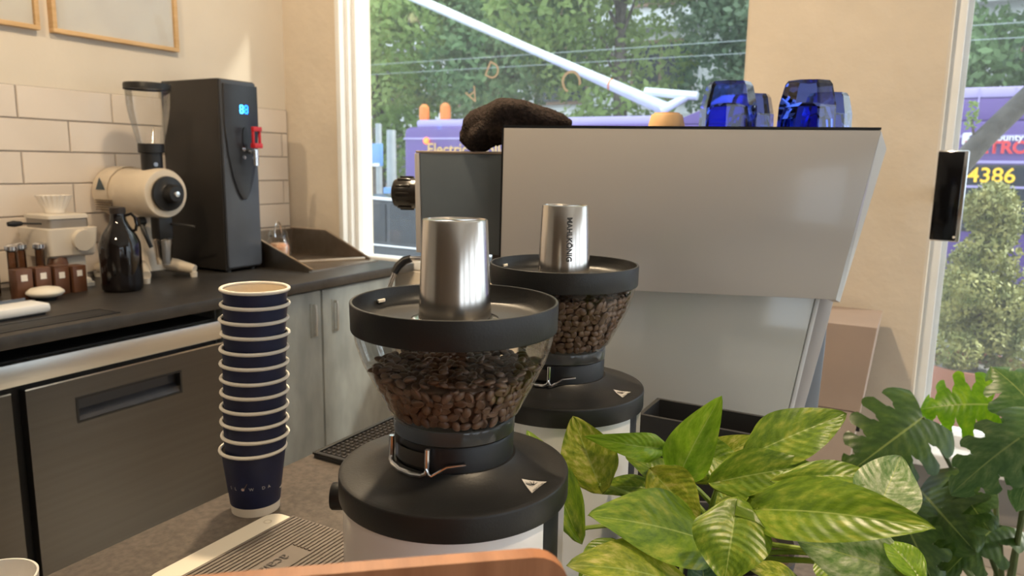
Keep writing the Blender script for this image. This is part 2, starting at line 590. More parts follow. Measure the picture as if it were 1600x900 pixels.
# ------------------------------------------------------------------ water tower
def tower():
    xf, ya, yb, zt = -2.605, 2.165, 2.36, 1.769
    t = thing('water_tower', 'tall black hot water tower with blue digits and red tap', 'water boiler', ((xf + XW) / 2, (ya + yb) / 2, BZ))
    L = t.location
    h = zt - BZ
    hx, hy = (xf + .005 - (XW + .03)) / 2, (yb - ya) / 2
    MB().box2((-hx, -hy, .012), (hx - .004, hy, h), .006).build('casing', mat('powder_black', (.022, .019, .017), .48, var=.1, bump=.03, bs=300), t)
    for sx in (-1, 1):
        for sy in (-1, 1):
            MB().lathe([(0, 0), (.015, 0), (.015, .015), (0, .015)], 14, (sx * (hx - .03), sy * (hy - .03), 0)).build('foot', M_blackm, t)
    # front face with long shield shaped console
    MB().box2((hx - .006, -hy + .004, .02), (hx + .012, hy - .004, h - .004), .01).build('front_panel', mat('front_blue_black', (.055, .062, .078), .38, var=.1), t)
    P = []
    n = 26
    zt_, zb_ = h - .02, .315
    prof = [(-1, 0), (-1, .35), (-.86, .6), (-.62, .8), (-.36, .93), (-.12, .995)]
    left = [(a * (hy - .008), zt_ + (zb_ - zt_) * q) for a, q in prof]
    outl = left + [(-a, z) for a, z in left[::-1]]
    con = MB().prism([(hx + .012, a, z) for a, z in outl], (.012, 0, 0), .003).build('console', mat('console_black', (.020, .022, .028), .33, var=.08), t)
    M_led = mat('blue_led', (.01, .16, 1), .4, emit=6)
    M_led2 = mat('cyan_led', (.05, .45, 1), .4, emit=6)
    for s in (-1, 1):
        mb = MB()
        c = Vector((hx + .0245, .012 + s * .0125, h - .122))
        for zz in (-.016, 0, .016):
            mb.box(c + Vector((0, 0, zz)), (.002, .013, .004))
        for zz in (-.008, .008):
            for yy in (-.0075, .0075):
                mb.box(c + Vector((0, yy, zz)), (.002, .004, .012))
        mb.build('digit', M_led2 if s < 0 else M_led, con, None)
    MB().box((hx + .0215, .012, h - .122), (.004, .066, .05), 0, .001).build('display_window', mat('display_glass', (.004, .006, .03), .1), con)
    # tap slot and tap
    mb = MB().prism([(hx + .024, a * .016 + .012, h - .245 + b * .05) for a, b in [(cos(i * pi / 8), sin(i * pi / 8)) for i in range(16)]], (.003, 0, 0))
    mb.build('tap_slot', mat('slot_black', (.003, .003, .003), .3), con, None)
    tp = MB().cyl((hx + .02, .02, h - .30), (hx + .075, .02, h - .30), .011, 16).cyl((hx + .075, .02, h - .292), (hx + .075, .02, h - .36), .012, 16).build('tap', M_chrome, t)
    MB().cyl((hx + .03, -.006, h - .290), (hx + .036, -.006, h - .290), .009, 14).cyl((hx + .03, -.006, h - .325), (hx + .036, -.006, h - .325), .009, 14).build('tap_screw', M_chrome, t)
    M_red = mat('red_plastic', (.55, .02, .03), .35, var=.1)
    MB().box((hx + .078, .026, h - .275), (.03, .045, .022), 0, .004).build('tap_handle', M_red, tp)
    MB().box((hx + .085, .022, h - .205), (.018, .046, .02), 0, .003).box((hx + .082, .005, h - .24), (.012, .008, .07), 0, .002).box((hx + .082, .040, h - .24), (.012, .008, .07), 0, .002).build('tap_guard', M_red, tp)


tower()


# ------------------------------------------------------------------ bulk grinder (horizontal barrel)
def ek():
    t = thing('bulk_grinder', 'ivory barrel-shaped bulk grinder with clear hopper beside the water tower', 'coffee grinder', (-2.83, 1.915, BZ))
    t.scale = (1.06, 1.06, 1.06)
    L = t.location
    zc = .330
    RX = Matrix.Rotation(pi / 2, 4, 'Y')

    def bar(prof, n=40):  # lathe along +X, prof (r, x)
        return MB().lathe([(r, x) for r, x in prof], n, M=Matrix.Translation((0, 0, zc)) @ RX)
    bar([(0, -.155), (.07, -.153), (.093, -.142), (.098, -.125), (.098, -.04), (.094, -.05), (.092, .03), (.094, .04), (.094, .16), (.088, .172), (0, .172)]).build('barrel', M_ivory, t)
    for i in range(5):
        MB().box((-.07, -.094, zc - .03 - i * .009), (.09, .012, .003)).build('vent_slot', mat('vent_brown', (.16, .12, .08), .6), t, None)
    bd = MB().prism([(-.105, -.0985, zc + .01), (-.050, -.0985, zc + .01), (-.078, -.0985, zc + .055)], (0, -.0025, 0)).build('badge', mat('badge_slate', (.05, .08, .10), .4), t, None)
    bar([(0, .172), (.062, .172), (.066, .18), (.064, .19), (.04, .196), (.036, .2), (.034, .222), (.028, .232), (0, .234)], 32).build('burr_knob', M_black, t)
    bar([(0, .233), (.012, .233), (.010, .238), (0, .239)], 20).build('knob_cap', M_chrome, t)
    # pedestal
    ped = [(-.10, -.055), (.10, -.055), (.10, .055), (-.10, .055)]
    bm = MB()
    lev = [(.03, 1.15, 1.2), (.08, .98, 1.0), (.2, .85, .92), (.29, .9, .95), (.33, 1.05, 1.1)]
    vs, fs = [], []
    for z, a, b in lev:
        rr = roundrect(-.10 * a - .03, -.055 * b, .10 * a - .03, .055 * b, .02, 4)
        vs += [(x, y, z) for x, y in rr]
    n = 20
    for k in range(len(lev) - 1):
        for i in range(n):
            fs.append((k * n + i, k * n + (i + 1) % n, (k + 1) * n + (i + 1) % n, (k + 1) * n + i))
    fs.append(tuple(range(n))[::-1])
    fs.append(tuple(range((len(lev) - 1) * n, len(lev) * n)))
    bm.raw(vs, fs).build('pedestal', M_ivory, t)
    for sx, sy, ex in ((1, -1, .17), (1, 1, .17), (-1, -1, .06), (-1, 1, .06)):
        bx = sx * .05 - .03
        leg = MB().tube([(bx, sy * .03, .055), (bx + sx * ex * .5, sy * (.03 + .045), .045), (bx + sx * ex * .9, sy * (.03 + .075), .03)], [.030, .025, .018], 12).build('foot_arm', M_ivory, t)
        MB().lathe([(0, 0), (.012, 0), (.014, .02), (0, .02)], 14, (bx + sx * ex * .88, sy * .102, 0)).build('foot_pad', M_ivory2, leg)
    # hopper
    hx = .10
    MB().lathe([(.038, zc + .08), (.038, zc + .15), (.046, zc + .152), (.046, zc + .185), (.0, zc + .185)], 28, (hx, 0, 0)).build('hopper_collar', M_black, t)
    MB().cyl((hx + .036, -.012, zc + .108), (hx + .044, -.015, zc + .108), .008, 12).build('collar_screw', M_chrome, t)
    MB().lathe([(.046, zc + .185), (.052, zc + .21), (.068, zc + .28), (.075, zc + .33), (.077, zc + .385)], 40, (hx, 0, 0)).build('hopper', M_clear, t)
    MB().lathe([(0, zc + .405), (.080, zc + .405), (.082, zc + .398), (.082, zc + .382), (.078, zc + .382), (.078, zc + .388), (0, zc + .388)], 40, (hx, 0, 0)).build('hopper_lid', M_black, t)
    # chute, bag clamp
    MB().box((.135, 0, zc - .13), (.055, .06, .09), 0, .008).build('chute', M_black, t)
    MB().lathe([(.026, zc - .27), (.036, zc - .175), (.03, zc - .17)], 24, (.135, 0, 0)).build('spout', M_steel, t)
    MB().tube([(.09, -.045, zc - .10), (.12, -.07, zc - .12), (.14, -.07, zc - .16), (.15, -.06, zc - .20)], .008, 8).build('bag_clamp', M_black, t)
    MB().cyl((.10, -.05, zc - .105), (.10, -.075, zc - .105), .018, 16).build('clamp_knob', M_black, t)
    MB().tube([(.16, .02, zc - .115), (.22, .05, zc - .12), (.24, .065, zc - .125)], .005, 8).build('lever', M_black, t)


ek()


# ------------------------------------------------------------------ small white grinder with square body
def small_grinder():
    p = at(112, 440, X=-2.86)
    t = thing('square_grinder', 'white square-bodied tabletop grinder carrying a fluted dripper near the tiles', 'coffee grinder', (-2.86, 1.60, BZ))

    def stack(lev, name, m):
        vs, fs = [], []
        for z, hx, hy in lev:
            vs += [(x, y, z) for x, y in roundrect(-hx, -hy, hx, hy, .012, 3)]
        n = 16
        for k in range(len(lev) - 1):
            for i in range(n):
                fs.append((k * n + i, k * n + (i + 1) % n, (k + 1) * n + (i + 1) % n, (k + 1) * n + i))
        fs += [tuple(range(n))[::-1], tuple(range((len(lev) - 1) * n, len(lev) * n))]
        return MB().raw(vs, fs).build(name, m, t)
    stack([(0, .088, .078), (.014, .088, .078), (.018, .082, .072), (.03, .080, .070), (.033, .070, .062), (.12, .068, .060)], 'base', M_ivory2)
    stack([(.12, .086, .080), (.128, .094, .086), (.225, .104, .094), (.228, .096, .088)], 'body', M_ivory2)
    stack([(.228, .078, .074), (.262, .078, .074)], 'collar', mat('grey_collar', (.28, .25, .22), .4, .3, var=.1))
    stack([(.262, .082, .078), (.274, .082, .078), (.278, .074, .070)], 'top_plate', M_ivory2)
    MB().cyl((.04, -.080, .245), (.02, -.15, .25), .004, 8).lathe([(0, 0), (.008, .004), (.012, .03), (.008, .05), (0, .054)], 14,
        M=Matrix.Translation((.022, -.135, .249)) @ Matrix.Rotation(pi / 2, 4, 'X')).build('lever', M_black, t)
    MB().cyl((.085, .03, .185), (.118, .03, .18), .040, 28).build('adjust_dial', M_ivory2, t)
    # fluted dripper resting on it
    d = thing('wave_dripper', 'white fluted ceramic dripper on the square grinder', 'dripper', (-2.87, 1.60, BZ + .279))
    n = 96
    prof = [(.034, 0, 0), (.036, .012, .0), (.044, .03, .0015), (.056, .058, .003), (.060, .066, .0032), (.056, .066, .003), (.036, .02, .001), (.0, .014, 0)]
    vs, fs = [], []
    for r, z, a in prof:
        for i in range(n):
            rr = r + a * sin(2 * pi * i / n * 20)
            vs.append((rr * cos(2 * pi * i / n), rr * sin(2 * pi * i / n), z))
    for k in range(len(prof) - 1):
        for i in range(n):
            fs.append((k * n + i, k * n + (i + 1) % n, (k + 1) * n + (i + 1) % n, (k + 1) * n + i))
    MB().raw(vs, fs).build('cone', mat('white_ceramic', (.86, .80, .72), .25, var=.02), d)
    MB().lathe([(0, .003), (.030, .0), (.034, 0), (.034, .004), (0, .006)], 24).build('base_ring', MATS['white_ceramic'], d)


small_grinder()


# ------------------------------------------------------------------ growler bottle
def growler():
    p = at(174, 446, Z=BZ)
    t = thing('growler_bottle', 'dark amber growler bottle with finger loop standing before the ivory grinder', 'bottle', (-2.585, 1.665, BZ))
    M_amber = mat('dark_amber_glass', (.006, .004, .004), .08, var=.1, spec=.6)
    MB().lathe([(0, 0), (.060, 0), (.069, .008), (.071, .03), (.071, .155), (.069, .18), (.058, .208), (.038, .24), (.028, .262), (.024, .285), (.024, .292), (.0, .292)], 48).build('body', M_amber, t, 60)
    MB().lathe([(.026, .286), (.027, .290), (.027, .308), (.022, .31), (0, .31)], 32).build('cap', mat('brown_black_cap', (.025, .017, .014), .5, var=.1), t)
    MB().tube([(.016, .016, .278), (.030, .032, .285), (.040, .040, .272), (.044, .043, .245), (.040, .040, .225), (.030, .032, .222)], .006, 10).build('finger_loop', M_amber, t)
    return t


growler()


# ------------------------------------------------------------------ tube rack and small things on the left of the back counter
def rack_things():
    M_brown = mat('brown_wood_block', (.13, .055, .028), .4, var=.25, vs=12)
    M_lab = mat('white_label', (.85, .80, .74), .5, var=.05)
    M_tubeg = glass('brown_tint_tube', (.72, .60, .52), .9)
    for i in range(4):
        y = 1.372 + i * .062
        c = thing('dosing_canister', ['brown square canister with white label, nearest the left photo edge', 'brown square canister with white label, second from the left photo edge',
                  'brown square canister with white label, third from the left photo edge', 'brown square canister with white label, beside the square white grinder'][i], 'canister', (-2.70, y, BZ), radians(-4 + 3 * i), 'brown canisters by the tiles')
        hh = .105 if i < 2 else .098
        MB().box((0, 0, hh / 2), (.055, .052, hh), 0, .003).build('body', M_brown, c)
        MB().box((.0285, -.002, hh * .72), (.0015, .020, .022), 0).build('label_sticker', M_lab, c, None)
        if i == 2:
            MB().box((0, 0, hh + .003), (.05, .05, .006)).build('lid', M_brown, c, None)
    k = 0
    words = ['first', 'second', 'third', 'fourth', 'fifth']
    for i in range(5):
        y = 1.30 + i * .047
        c = thing('glass_tube', 'slim glass tube with silver cap behind the canisters, %s from the left' % words[i], 'tube', (-2.79 - (i % 2) * .03, y, BZ), 0, 'capped glass tubes')
        h = .155
        MB().lathe([(0, 0), (.013, .001), (.015, .01), (.015, h), (.0135, h), (.0135, .012), (0, .004)], 18).build('glass_body', M_tubeg, c)
        MB().lathe([(0, 0), (.0125, 0), (.0125, h * .55), (0, h * .55)], 14, (0, 0, .006)).build('contents', M_bean, c)
        MB().lathe([(.0, h), (.016, h), (.021, h + .006), (.021, h + .02), (.012, h + .027), (0, h + .028)], 20).build('cap', M_chrome, c)
    b = thing('dropper_bottle', 'small brown bottle with black cap behind the canisters', 'bottle', (-2.80, 1.555, BZ))
    MB().lathe([(0, 0), (.034, 0), (.036, .01), (.036, .09), (.030, .118), (.020, .130), (.014, .132), (0, .132)], 28).build('body', M_brown, b, 60)
    MB().lathe([(0, .132), (.015, .132), (.015, .168), (.013, .17), (0, .17)], 20).build('cap', M_black, b)
    pu = thing('white_puck', 'smooth white oval puck lying on a small dark pad on the back worktop', 'puck', (-2.62, 1.405, BZ))
    MB().lathe([(0, 0), (.03, 0), (.034, .012), (.0, .014)], 32).build('dark_foot', M_blackm, pu)
    MB().lathe([(.0, .012), (.045, .014), (.058, .024), (.058, .030), (.045, .041), (.02, .046), (0, .047)], 40).build('shell', M_cream, pu, 80)
    a = thing('slim_scale', 'slim white rectangular scale on the back worktop at the left edge', 'scale', (-2.405, 1.10, BZ), radians(2))
    MB().box((0, .0, .022), (.10, .36, .03), 0, .010).build('housing', M_white_trim, a)
    MB().box((0, 0, .004), (.08, .33, .008)).build('base', M_blackm, a, None)
    tr = thing('dark_tray', 'low dark tray with silver edge behind the slim white scale', 'tray', (-2.58, 1.22, BZ))
    MB().box((0, 0, .005), (.10, .24, .010), 0, .002).build('tray_body', M_black, tr)
    MB().box((-.047, 0, .013), (.006, .24, .006)).build('tray_edge', M_chrome, tr, None)


rack_things()


# ------------------------------------------------------------------ steel chute and jar right of tower
def chute_jar():
    t = thing('steel_chute', 'sloped-sided stainless steel counter tray beside the window corner', 'tray', (-2.62, 2.60, BZ))
    L = t.location
    M_ch = mat('bronze_steel_sheet', (.34, .29, .24), .35, 1, var=.1, vs=20)
    f = lambda x, y, z: (x - L.x, y - L.y, z)
    yl, yr, xb = 2.385, 2.86, -2.93
    MB().box2(f(xb, yl, .0), f(-2.35, yr, .006)).build('floor_plate', M_ch, t, None)
    MB().box2(f(xb, yl, .006), f(xb + .006, yr, .135)).build('back_plate', M_ch, t, None)
    for y, nm in ((yl, 'side_plate'), (yr - .006, 'side_plate')):
        MB().prism([f(xb, y, .006), f(-2.33 if y == yl else -2.40, y, .006), f(-2.33 if y == yl else -2.40, y, .012), f(-2.69, y, .138), f(xb, y, .138)], (0, .006, 0)).build(nm, M_ch, t, None)
        xe = -2.33 if y == yl else -2.40
        MB().tube([f(xb, y + .003, .138), f(-2.69, y + .003, .138), f(xe, y + .003, .012)], .0055, 8).build('rolled_edge', mat('rolled_edge_steel', (.62, .52, .42), .3, 1, var=.1), t)
    MB().tube([f(xb + .25, yl + .03, .012), f(-2.42, yr - .02, .012)], .007, 8).build('floor_bar', MATS['rolled_edge_steel'], t)
    j = thing('wire_bail_jar', 'small clear jar with orange contents and wire loop behind the tower', 'jar', (-2.72, 2.56, BZ + .0065))
    MB().lathe([(0, .001), (.05, .001), (.056, .01), (.058, .075), (.05, .105), (.04, .115), (.04, .125), (.037, .125), (.037, .112), (.054, .075), (.052, .012), (0, .006)], 32).build('glass_body', M_clear, j)
    MB().lathe([(0, .008), (.049, .012), (.051, .07), (.04, .085), (0, .09)], 28).build('contents', mat('orange_contents', (.62, .22, .08), .6, col2=(.75, .55, .4), vs=40, bump=.4), j)
    MB().lathe([(.041, .118), (.046, .118), (.046, .132), (.038, .150), (.0, .155)], 28).build('lid', M_clear, j)
    MB().tube([(.03, -.045 + .0, .12)] + [(.03 * cos(a), -.05 * cos(a), .12 + .07 * sin(a)) for a in [i * pi / 10 for i in range(1, 10)]] + [(-.03, .05, .12)], .004, 8).build('wire_loop', M_chrome, j)


chute_jar()

# ------------------------------------------------------------------ front counter
FXL, FXR, FYN, FYF = -.862, -.055, .36, 1.74
t = thing('bar_counter', 'front bar counter with taupe-black worktop holding the grinders and plant', 'counter', ((FXL + FXR) / 2, (FYN + FYF) / 2, 0))
hx, hy = (FXR - FXL) / 2, (FYF - FYN) / 2
cxy = t.location
outer = [(-.862, .36), (-.055, .36), (-.055, .90), (-.235, 1.40), (-.29, 1.74), (-.862, 1.74)]
MB().prism([(x - cxy.x, y - cxy.y, BZ - .04) for x, y in outer], (0, 0, .04), .003).build('worktop', M_top2, t)
inner_ = [(-.832, .39), (-.085, .39), (-.085, .89), (-.262, 1.39), (-.315, 1.71), (-.832, 1.71)]
MB().prism([(x - cxy.x, y - cxy.y, 0) for x, y in inner_], (0, 0, BZ - .04)).build('base', M_cab, t, None)


# ------------------------------------------------------------------ hopper grinders with steel cone
def hopper_r(z):   # inner radius of clear bowl, z above base
    P = [(.258, .0455), (.268, .0475), (.285, .0545), (.305, .0650), (.325, .0745), (.340, .0795), (.3535, .0820)]
    for (a, ra), (b, rb) in zip(P, P[1:]):
        if z <= b:
            return ra + (rb - ra) * max(0, (z - a)) / (b - a)
    return P[-1][1]


COVER = [(.0, .209), (.0960, .209), (.0972, .2096), (.0975, .2108), (.0975, .2285), (.0973, .2296), (.0968, .2303), (.0955, .2308), (.0935, .2311), (.088, .2315),
         (.081, .2321), (.075, .2330), (.0695, .2346), (.064, .2367), (.0590, .2392), (.0555, .2415), (.0530, .2432), (.0522, .2440), (0, .244)]


def cover_z(r):
    P = sorted([(a, z) for a, z in COVER[6:-1]])
    for (a, za), (b, zb) in zip(P, P[1:]):
        if r <= b:
            return za + (zb - za) * (r - a) / (b - a)
    return P[-1][1]


def grinder(label, loc, with_name):
    t = thing('hopper_grinder', label, 'coffee grinder', loc, YAW, 'white hopper grinders on the bar')
    A = lambda d: radians(d)
    # white shell: front + left; black at the right
    sh = []
    for r in (.0935, .0915):
        pass
    def shell(r0, r1, a0, a1, z0, z1, n=40):
        vs, fs = [], []
        for i in range(n + 1):
            a = a0 + (a1 - a0) * i / n
            for r, z in ((r0, z0), (r1, z0), (r1, z1), (r0, z1)):
                vs.append((r * cos(a), r * sin(a), z))
        for i in range(n):
            for k in range(4):
                fs.append((i * 4 + k, i * 4 + (k + 1) % 4, i * 4 + 4 + (k + 1) % 4, i * 4 + 4 + k))
        fs += [(0, 1, 2, 3), (n * 4 + 3, n * 4 + 2, n * 4 + 1, n * 4)]
        return MB().raw(vs, fs)
    shell(.090, .0945, A(-205), A(-38), .012, .211).build('front_shell', M_whiteg, t)
    MB().lathe([(0, .004), (.090, .004), (.0905, .01), (.0905, .211), (0, .211)], 48).build('core', M_blackm, t)
    shell(.090, .0948, A(-9), A(140), .012, .211).build('rear_shell', M_whiteg, t)
    MB().lathe([(0, 0), (.085, 0), (.085, .006), (0, .006)], 40).build('base_foot', M_blackm, t)
    MB().lathe(COVER, 96).build('top_cover', M_lid, t, 30)
    MB().lathe([(.0, .240), (.0500, .240), (.0505, .262), (.0495, .2645), (0, .2645)], 64).build('collar', M_black, t)
    # clear bowl
    prof = [(.0500, .2645), (.0505, .266), (.0500, .277), (.0478, .279)]
    zs = [.283 + i * (.3545 - .283) / 12 for i in range(13)]
    prof += [(hopper_r(z) + .0018, z) for z in zs]
    MB().lathe(prof, 96).build('hopper_bowl', M_hopper, t, 60)
    MB().lathe([(.0478, .277), (.0508, .277), (.0512, .275), (.0508, .266)], 64).build('bowl_ring', glass('ring_plastic', (.86, .86, .86), 1.6, film=.30), t)
    # lid tray
    MB().lathe([(0, .358), (.0700, .358), (.0765, .3598), (.0800, .363), (.0820, .368), (.0828, .3728), (.0830, .3740), (.0835, .3746), (.0850, .3746), (.0855, .3742), (.0857, .3734), (.0853, .3525), (.0850, .3516), (.0844, .3512), (.0, .3510)], 96).build('hopper_lid', M_lid, t, 30)
    for a in (150,):
        c, s_ = cos(A(a)), sin(A(a))
        MB().box((.0785 * c, .0785 * s_, .3652), (.002, .009, .003), A(a), .0005).build('lid_slot_highlight', M_paper, t)  # white bar paints in the highlight of the dark slot
    # cone cup
    MB().lathe([(0, .3582), (.036, .3582), (.0362, .3592), (.034, .3600), (.030, .3600)], 64).build('cone_flange', M_chrome, t)
    MB().lathe([(.0302, .3595), (.0300, .362), (.0266, .4395), (.0260, .4408), (.0250, .4410), (.0245, .4400), (0, .4398)], 72).build('steel_cone', M_steel, t, 50)
    mb = MB()
    for k in range(2):
        mb.box((0, 0, .4401), (.040, .0012, .0006), A(35 + 90 * k))
    mb.build('cone_cross', M_chrome, t, None)
    # wire clip on the collar
    def cy(a, z, r=.0535):
        return Vector((r * cos(A(a)), r * sin(A(a)), z))
    w_ = .0016
    MB().tube([cy(-156, .2645, .0545), cy(-156, .2480, .0550), cy(-154, .2450, .0560), cy(-148, .2432, .0565), cy(-136, .2425, .057), cy(-122, .2422, .057), cy(-113, .2428, .0565), cy(-109, .2450, .056), cy(-108, .2480, .0560), cy(-108, .2645, .055)], .0022, 10).tube(
        [cy(-108, .2500, .0580), cy(-106, .2455, .0580), cy(-104, .2440, .0575), cy(-92, .2510, .0545), cy(-76, .2520, .0530)], .0012, 8).build('wire_clip', M_chrome, t)
    mb = MB()
    vs, fs = [], []
    for i in range(9):
        a = -152 + 40 * i / 8
        vs += [cy(a, .2475, .0525), cy(a, .2600, .0525)]
    for i in range(8):
        fs.append((2 * i, 2 * i + 2, 2 * i + 3, 2 * i + 1))
    mb.raw(vs, fs).build('clip_plate', M_dsteel, t)
    # side knob
    k_z = .190
    kn = MB().cyl((-.091, .02, k_z), (-.100, .022, k_z), .0085, 24).build('knob_stem', M_black, t)
    MB().lathe([(0, 0), (.0118, 0), (.0122, .002), (.0122, .012), (.0112, .0135), (0, .0138)], 32, M=Matrix.Translation((-.098, .021, k_z)) @ Matrix.Rotation(-pi / 2, 4, 'Y')).build('side_knob', M_black, t)
    # triangular plate on cover
    M_tri = mat('pale_print_grey', (.62, .58, .53), .5, var=.03)
    c = Vector((.0655, -.048, .2262))
    e1 = Vector((.98, .20, 0)).normalized()
    e2 = Vector((.34, .94, .0)).normalized()
    nrm = Vector((.14, -.10, .985)).normalized()
    def on(u, v, h=0):
        q = c + Vector((u, v, 0))
        r = hypot(q.x, q.y)
        return Vector((q.x, q.y, cover_z(r) + .0005 + h))
    tri = [(-.0085, .0100), (.0120, .0125), (-.0005, -.0090)]
    N_ = 8
    tv, tf, ix = [], [], {}
    for i in range(N_ + 1):
        for j in range(N_ + 1 - i):
            a_, b_ = i / N_, j / N_
            ix[i, j] = len(tv)
            tv.append(on(*[tri[0][k] * (1 - a_ - b_) + tri[1][k] * a_ + tri[2][k] * b_ for k in (0, 1)]))
    for i in range(N_):
        for j in range(N_ - i):
            tf.append((ix[i, j], ix[i + 1, j], ix[i, j + 1]))
            if i + j < N_ - 1: tf.append((ix[i + 1, j], ix[i + 1, j + 1], ix[i, j + 1]))
    MB().raw(tv, tf).build('maker_plate', M_tri, t, None)
    mb = MB()
    M_mark = mat('print_black', (.03, .03, .03), .5)
    for (x0, y0, x1, y1) in ((.001, .0035, -.0055, .0065), (.001, .0035, -.002, .0090), (.001, .0035, .0015, .0100), (.001, .0035, .0045, .0090), (-.005, .0045, .0005, .0015)):
        d = Vector((y0 - y1, x1 - x0, 0)).normalized() * .0006
        mb.raw([on(x0 + d.x, y0 + d.y, .0003), on(x1 + d.x * .3, y1 + d.y * .3, .0003), on(x1 - d.x * .3, y1 - d.y * .3, .0003), on(x0 - d.x, y0 - d.y, .0003)], [(0, 1, 2, 3)])
    mb.build('crown_mark', M_mark, t, None)
    text('maker_name', 'MAHLKÖNIG', .0030, M_mark, t, lambda x, y: on(.0052 + x * .50 - y * .866, .0018 + x * .866 + y * .50, .0003))
    if with_name:
        def cone(x, y):
            zc = .4040 - x
            r = .0300 - (.0034) * (zc - .362) / .0775 + .0008
            a = A(-84) + y / r
            return Vector((r * cos(a), r * sin(a), zc))
        text('cone_lettering', 'MAHLKÖNIG', .0084, M_mark, t, cone, bold=.0002)
    return t


G1 = Vector((*at(711, 470, H=.6).xy, BZ))
G2 = Vector((*at(881, 421, H=.845).xy, BZ))
g1 = grinder('nearer white grinder with clear bean hopper and plain steel cone, before the chair back', G1, False)
g2 = grinder('farther white grinder with lettered steel cone, in front of the espresso machine', G2, True)


# ------------------------------------------------------------------ coffee beans
def bean_mesh(seed, seg=12, rings=6):
    rnd = random.Random(seed)
    vs, fs = [], []
    a, b, c = .0053, .0040, .0028
    for i in range(rings + 1):
        th = pi * i / rings
        x = -a * cos(th)
        r = sin(th)
        for j in range(seg):
            ph = 2 * pi * j / seg
            y, z = b * r * cos(ph), c * r * sin(ph)
            if z > 0:
                z *= .75
                if abs(y) < .0003: z -= .0019 * r
            vs.append((x, y, z))
    for i in range(rings):
        for j in range(seg):
            fs.append((i * seg + j, i * seg + (j + 1) % seg, (i + 1) * seg + (j + 1) % seg, (i + 1) * seg + j))
    me = bpy.data.meshes.new('coffee_bean')
    me.from_pydata(vs, [], fs)
    me.materials.append(M_bean)
    me.polygons.foreach_set('use_smooth', [True] * len(me.polygons))
    return me


BEAN = bean_mesh(1)
bv = np.array([v.co[:] for v in BEAN.vertices])
bf = np.array([p.vertices[:] for p in BEAN.polygons])


def bean_matrix(pos, nrm, spin, tilt, flip, s):
    n = nrm.normalized()
    q = n.to_track_quat('Z', 'X').to_matrix()
    M = q @ Matrix.Rotation(tilt, 3, 'X') @ Matrix.Rotation(spin, 3, 'Z')
    if flip: M = M @ Matrix.Rotation(pi, 3, 'X')
    M = (M * s).to_4x4()
    M.translation = pos
    return M


def fill(root, base, level, label, group, quota, azc, seed, tilt_level=0, stuff_label=''):
    rnd = random.Random(seed)
    todo = []
    z = .2835
    row = 0
    # wall layer
    while z < level - .003:
        r = hopper_r(z) - .0036
        n = int(2 * pi * r / .0083)
        for i in range(n):
            a = 2 * pi * (i + .5 * (row % 2)) / n + rnd.uniform(-.03, .03)
            lz = z + rnd.uniform(-.0012, .0012)
            rr = r - rnd.uniform(0, .0012)
            todo.append((Vector((rr * cos(a), rr * sin(a), lz)), Vector((cos(a), sin(a), -.5)), a, 'wall'))
        z += .0068
        row += 1
    # top layer
    R_ = hopper_r(level) - .005
    k = int(pi * R_ * R_ / (.0077 ** 2))
    for i in range(k):
        r = R_ * sqrt((i + .5) / k)
        a = i * 2.39996
        todo.append((Vector((r * cos(a), r * sin(a), level - .002 + rnd.uniform(-.002, .003))), Vector((rnd.uniform(-.4, .4), rnd.uniform(-.4, .4), 1)), a, 'top'))
    def score(b):
        p, nrm, a, k = b
        d = abs((a - azc + pi) % (2 * pi) - pi)
        return d + (0 if k == 'wall' else .75 + (.0 if p.y < .03 else .3))
    todo.sort(key=score)
    V, Fc = [], []
    off = 0
    for i, (p, nrm, a, k) in enumerate(todo):
        M = bean_matrix(p, nrm, rnd.uniform(0, 2 * pi), rnd.uniform(-.45, .45), rnd.random() < .55, rnd.uniform(.92, 1.1))
        if i < quota:
            o = bpy.data.objects.new('coffee_bean', BEAN)
            C.objects.link(o)
            o.matrix_world = base @ M
            tag(o, label, 'coffee bean', group)
        else:
            W = np.array(M)
            V.append(bv @ W[:3, :3].T + W[:3, 3])
            Fc.append(bf + off)
            off += len(bv)
    # dark heap inside that carries the outer beans
    prof = [(0, .279)] + [(hopper_r(zz) - .0075, zz) for zz in (.2795, .29, .30, .31, .32, .33, .34) if zz < level - .006] + [(hopper_r(level - .006) - .008, level - .006), (0, level - .005)]
    core = MB().lathe(prof, 32).mesh('core', M_bean)
    cv = np.array([v.co[:] for v in core.vertices])
    vs = np.concatenate(V + [cv])
    fs = [tuple(f) for f in np.concatenate(Fc).tolist()] + [tuple(i + off for i in p.vertices) for p in core.polygons]
    o = flatmesh('coffee_beans', vs.tolist(), fs, M_bean)
    o.matrix_world = base
    tag(o, stuff_label, 'coffee beans', None, 'stuff')


B1 = Matrix.Translation(G1) @ Matrix.Rotation(YAW, 4, 'Z')
B2 = Matrix.Translation(G2) @ Matrix.Rotation(YAW, 4, 'Z')
fill(g1, B1, .3200, 'dark brown roasted coffee bean in the nearer clear hopper', 'beans in the nearer hopper', 185, radians(-90), 4, stuff_label='heap of dark coffee beans deeper inside the nearer hopper')
fill(g2, B2, .3410, 'brown roasted coffee bean in the farther clear hopper', 'beans in the farther hopper', 115, radians(-68), 9, stuff_label='heap of brown coffee beans deeper inside the farther hopper')


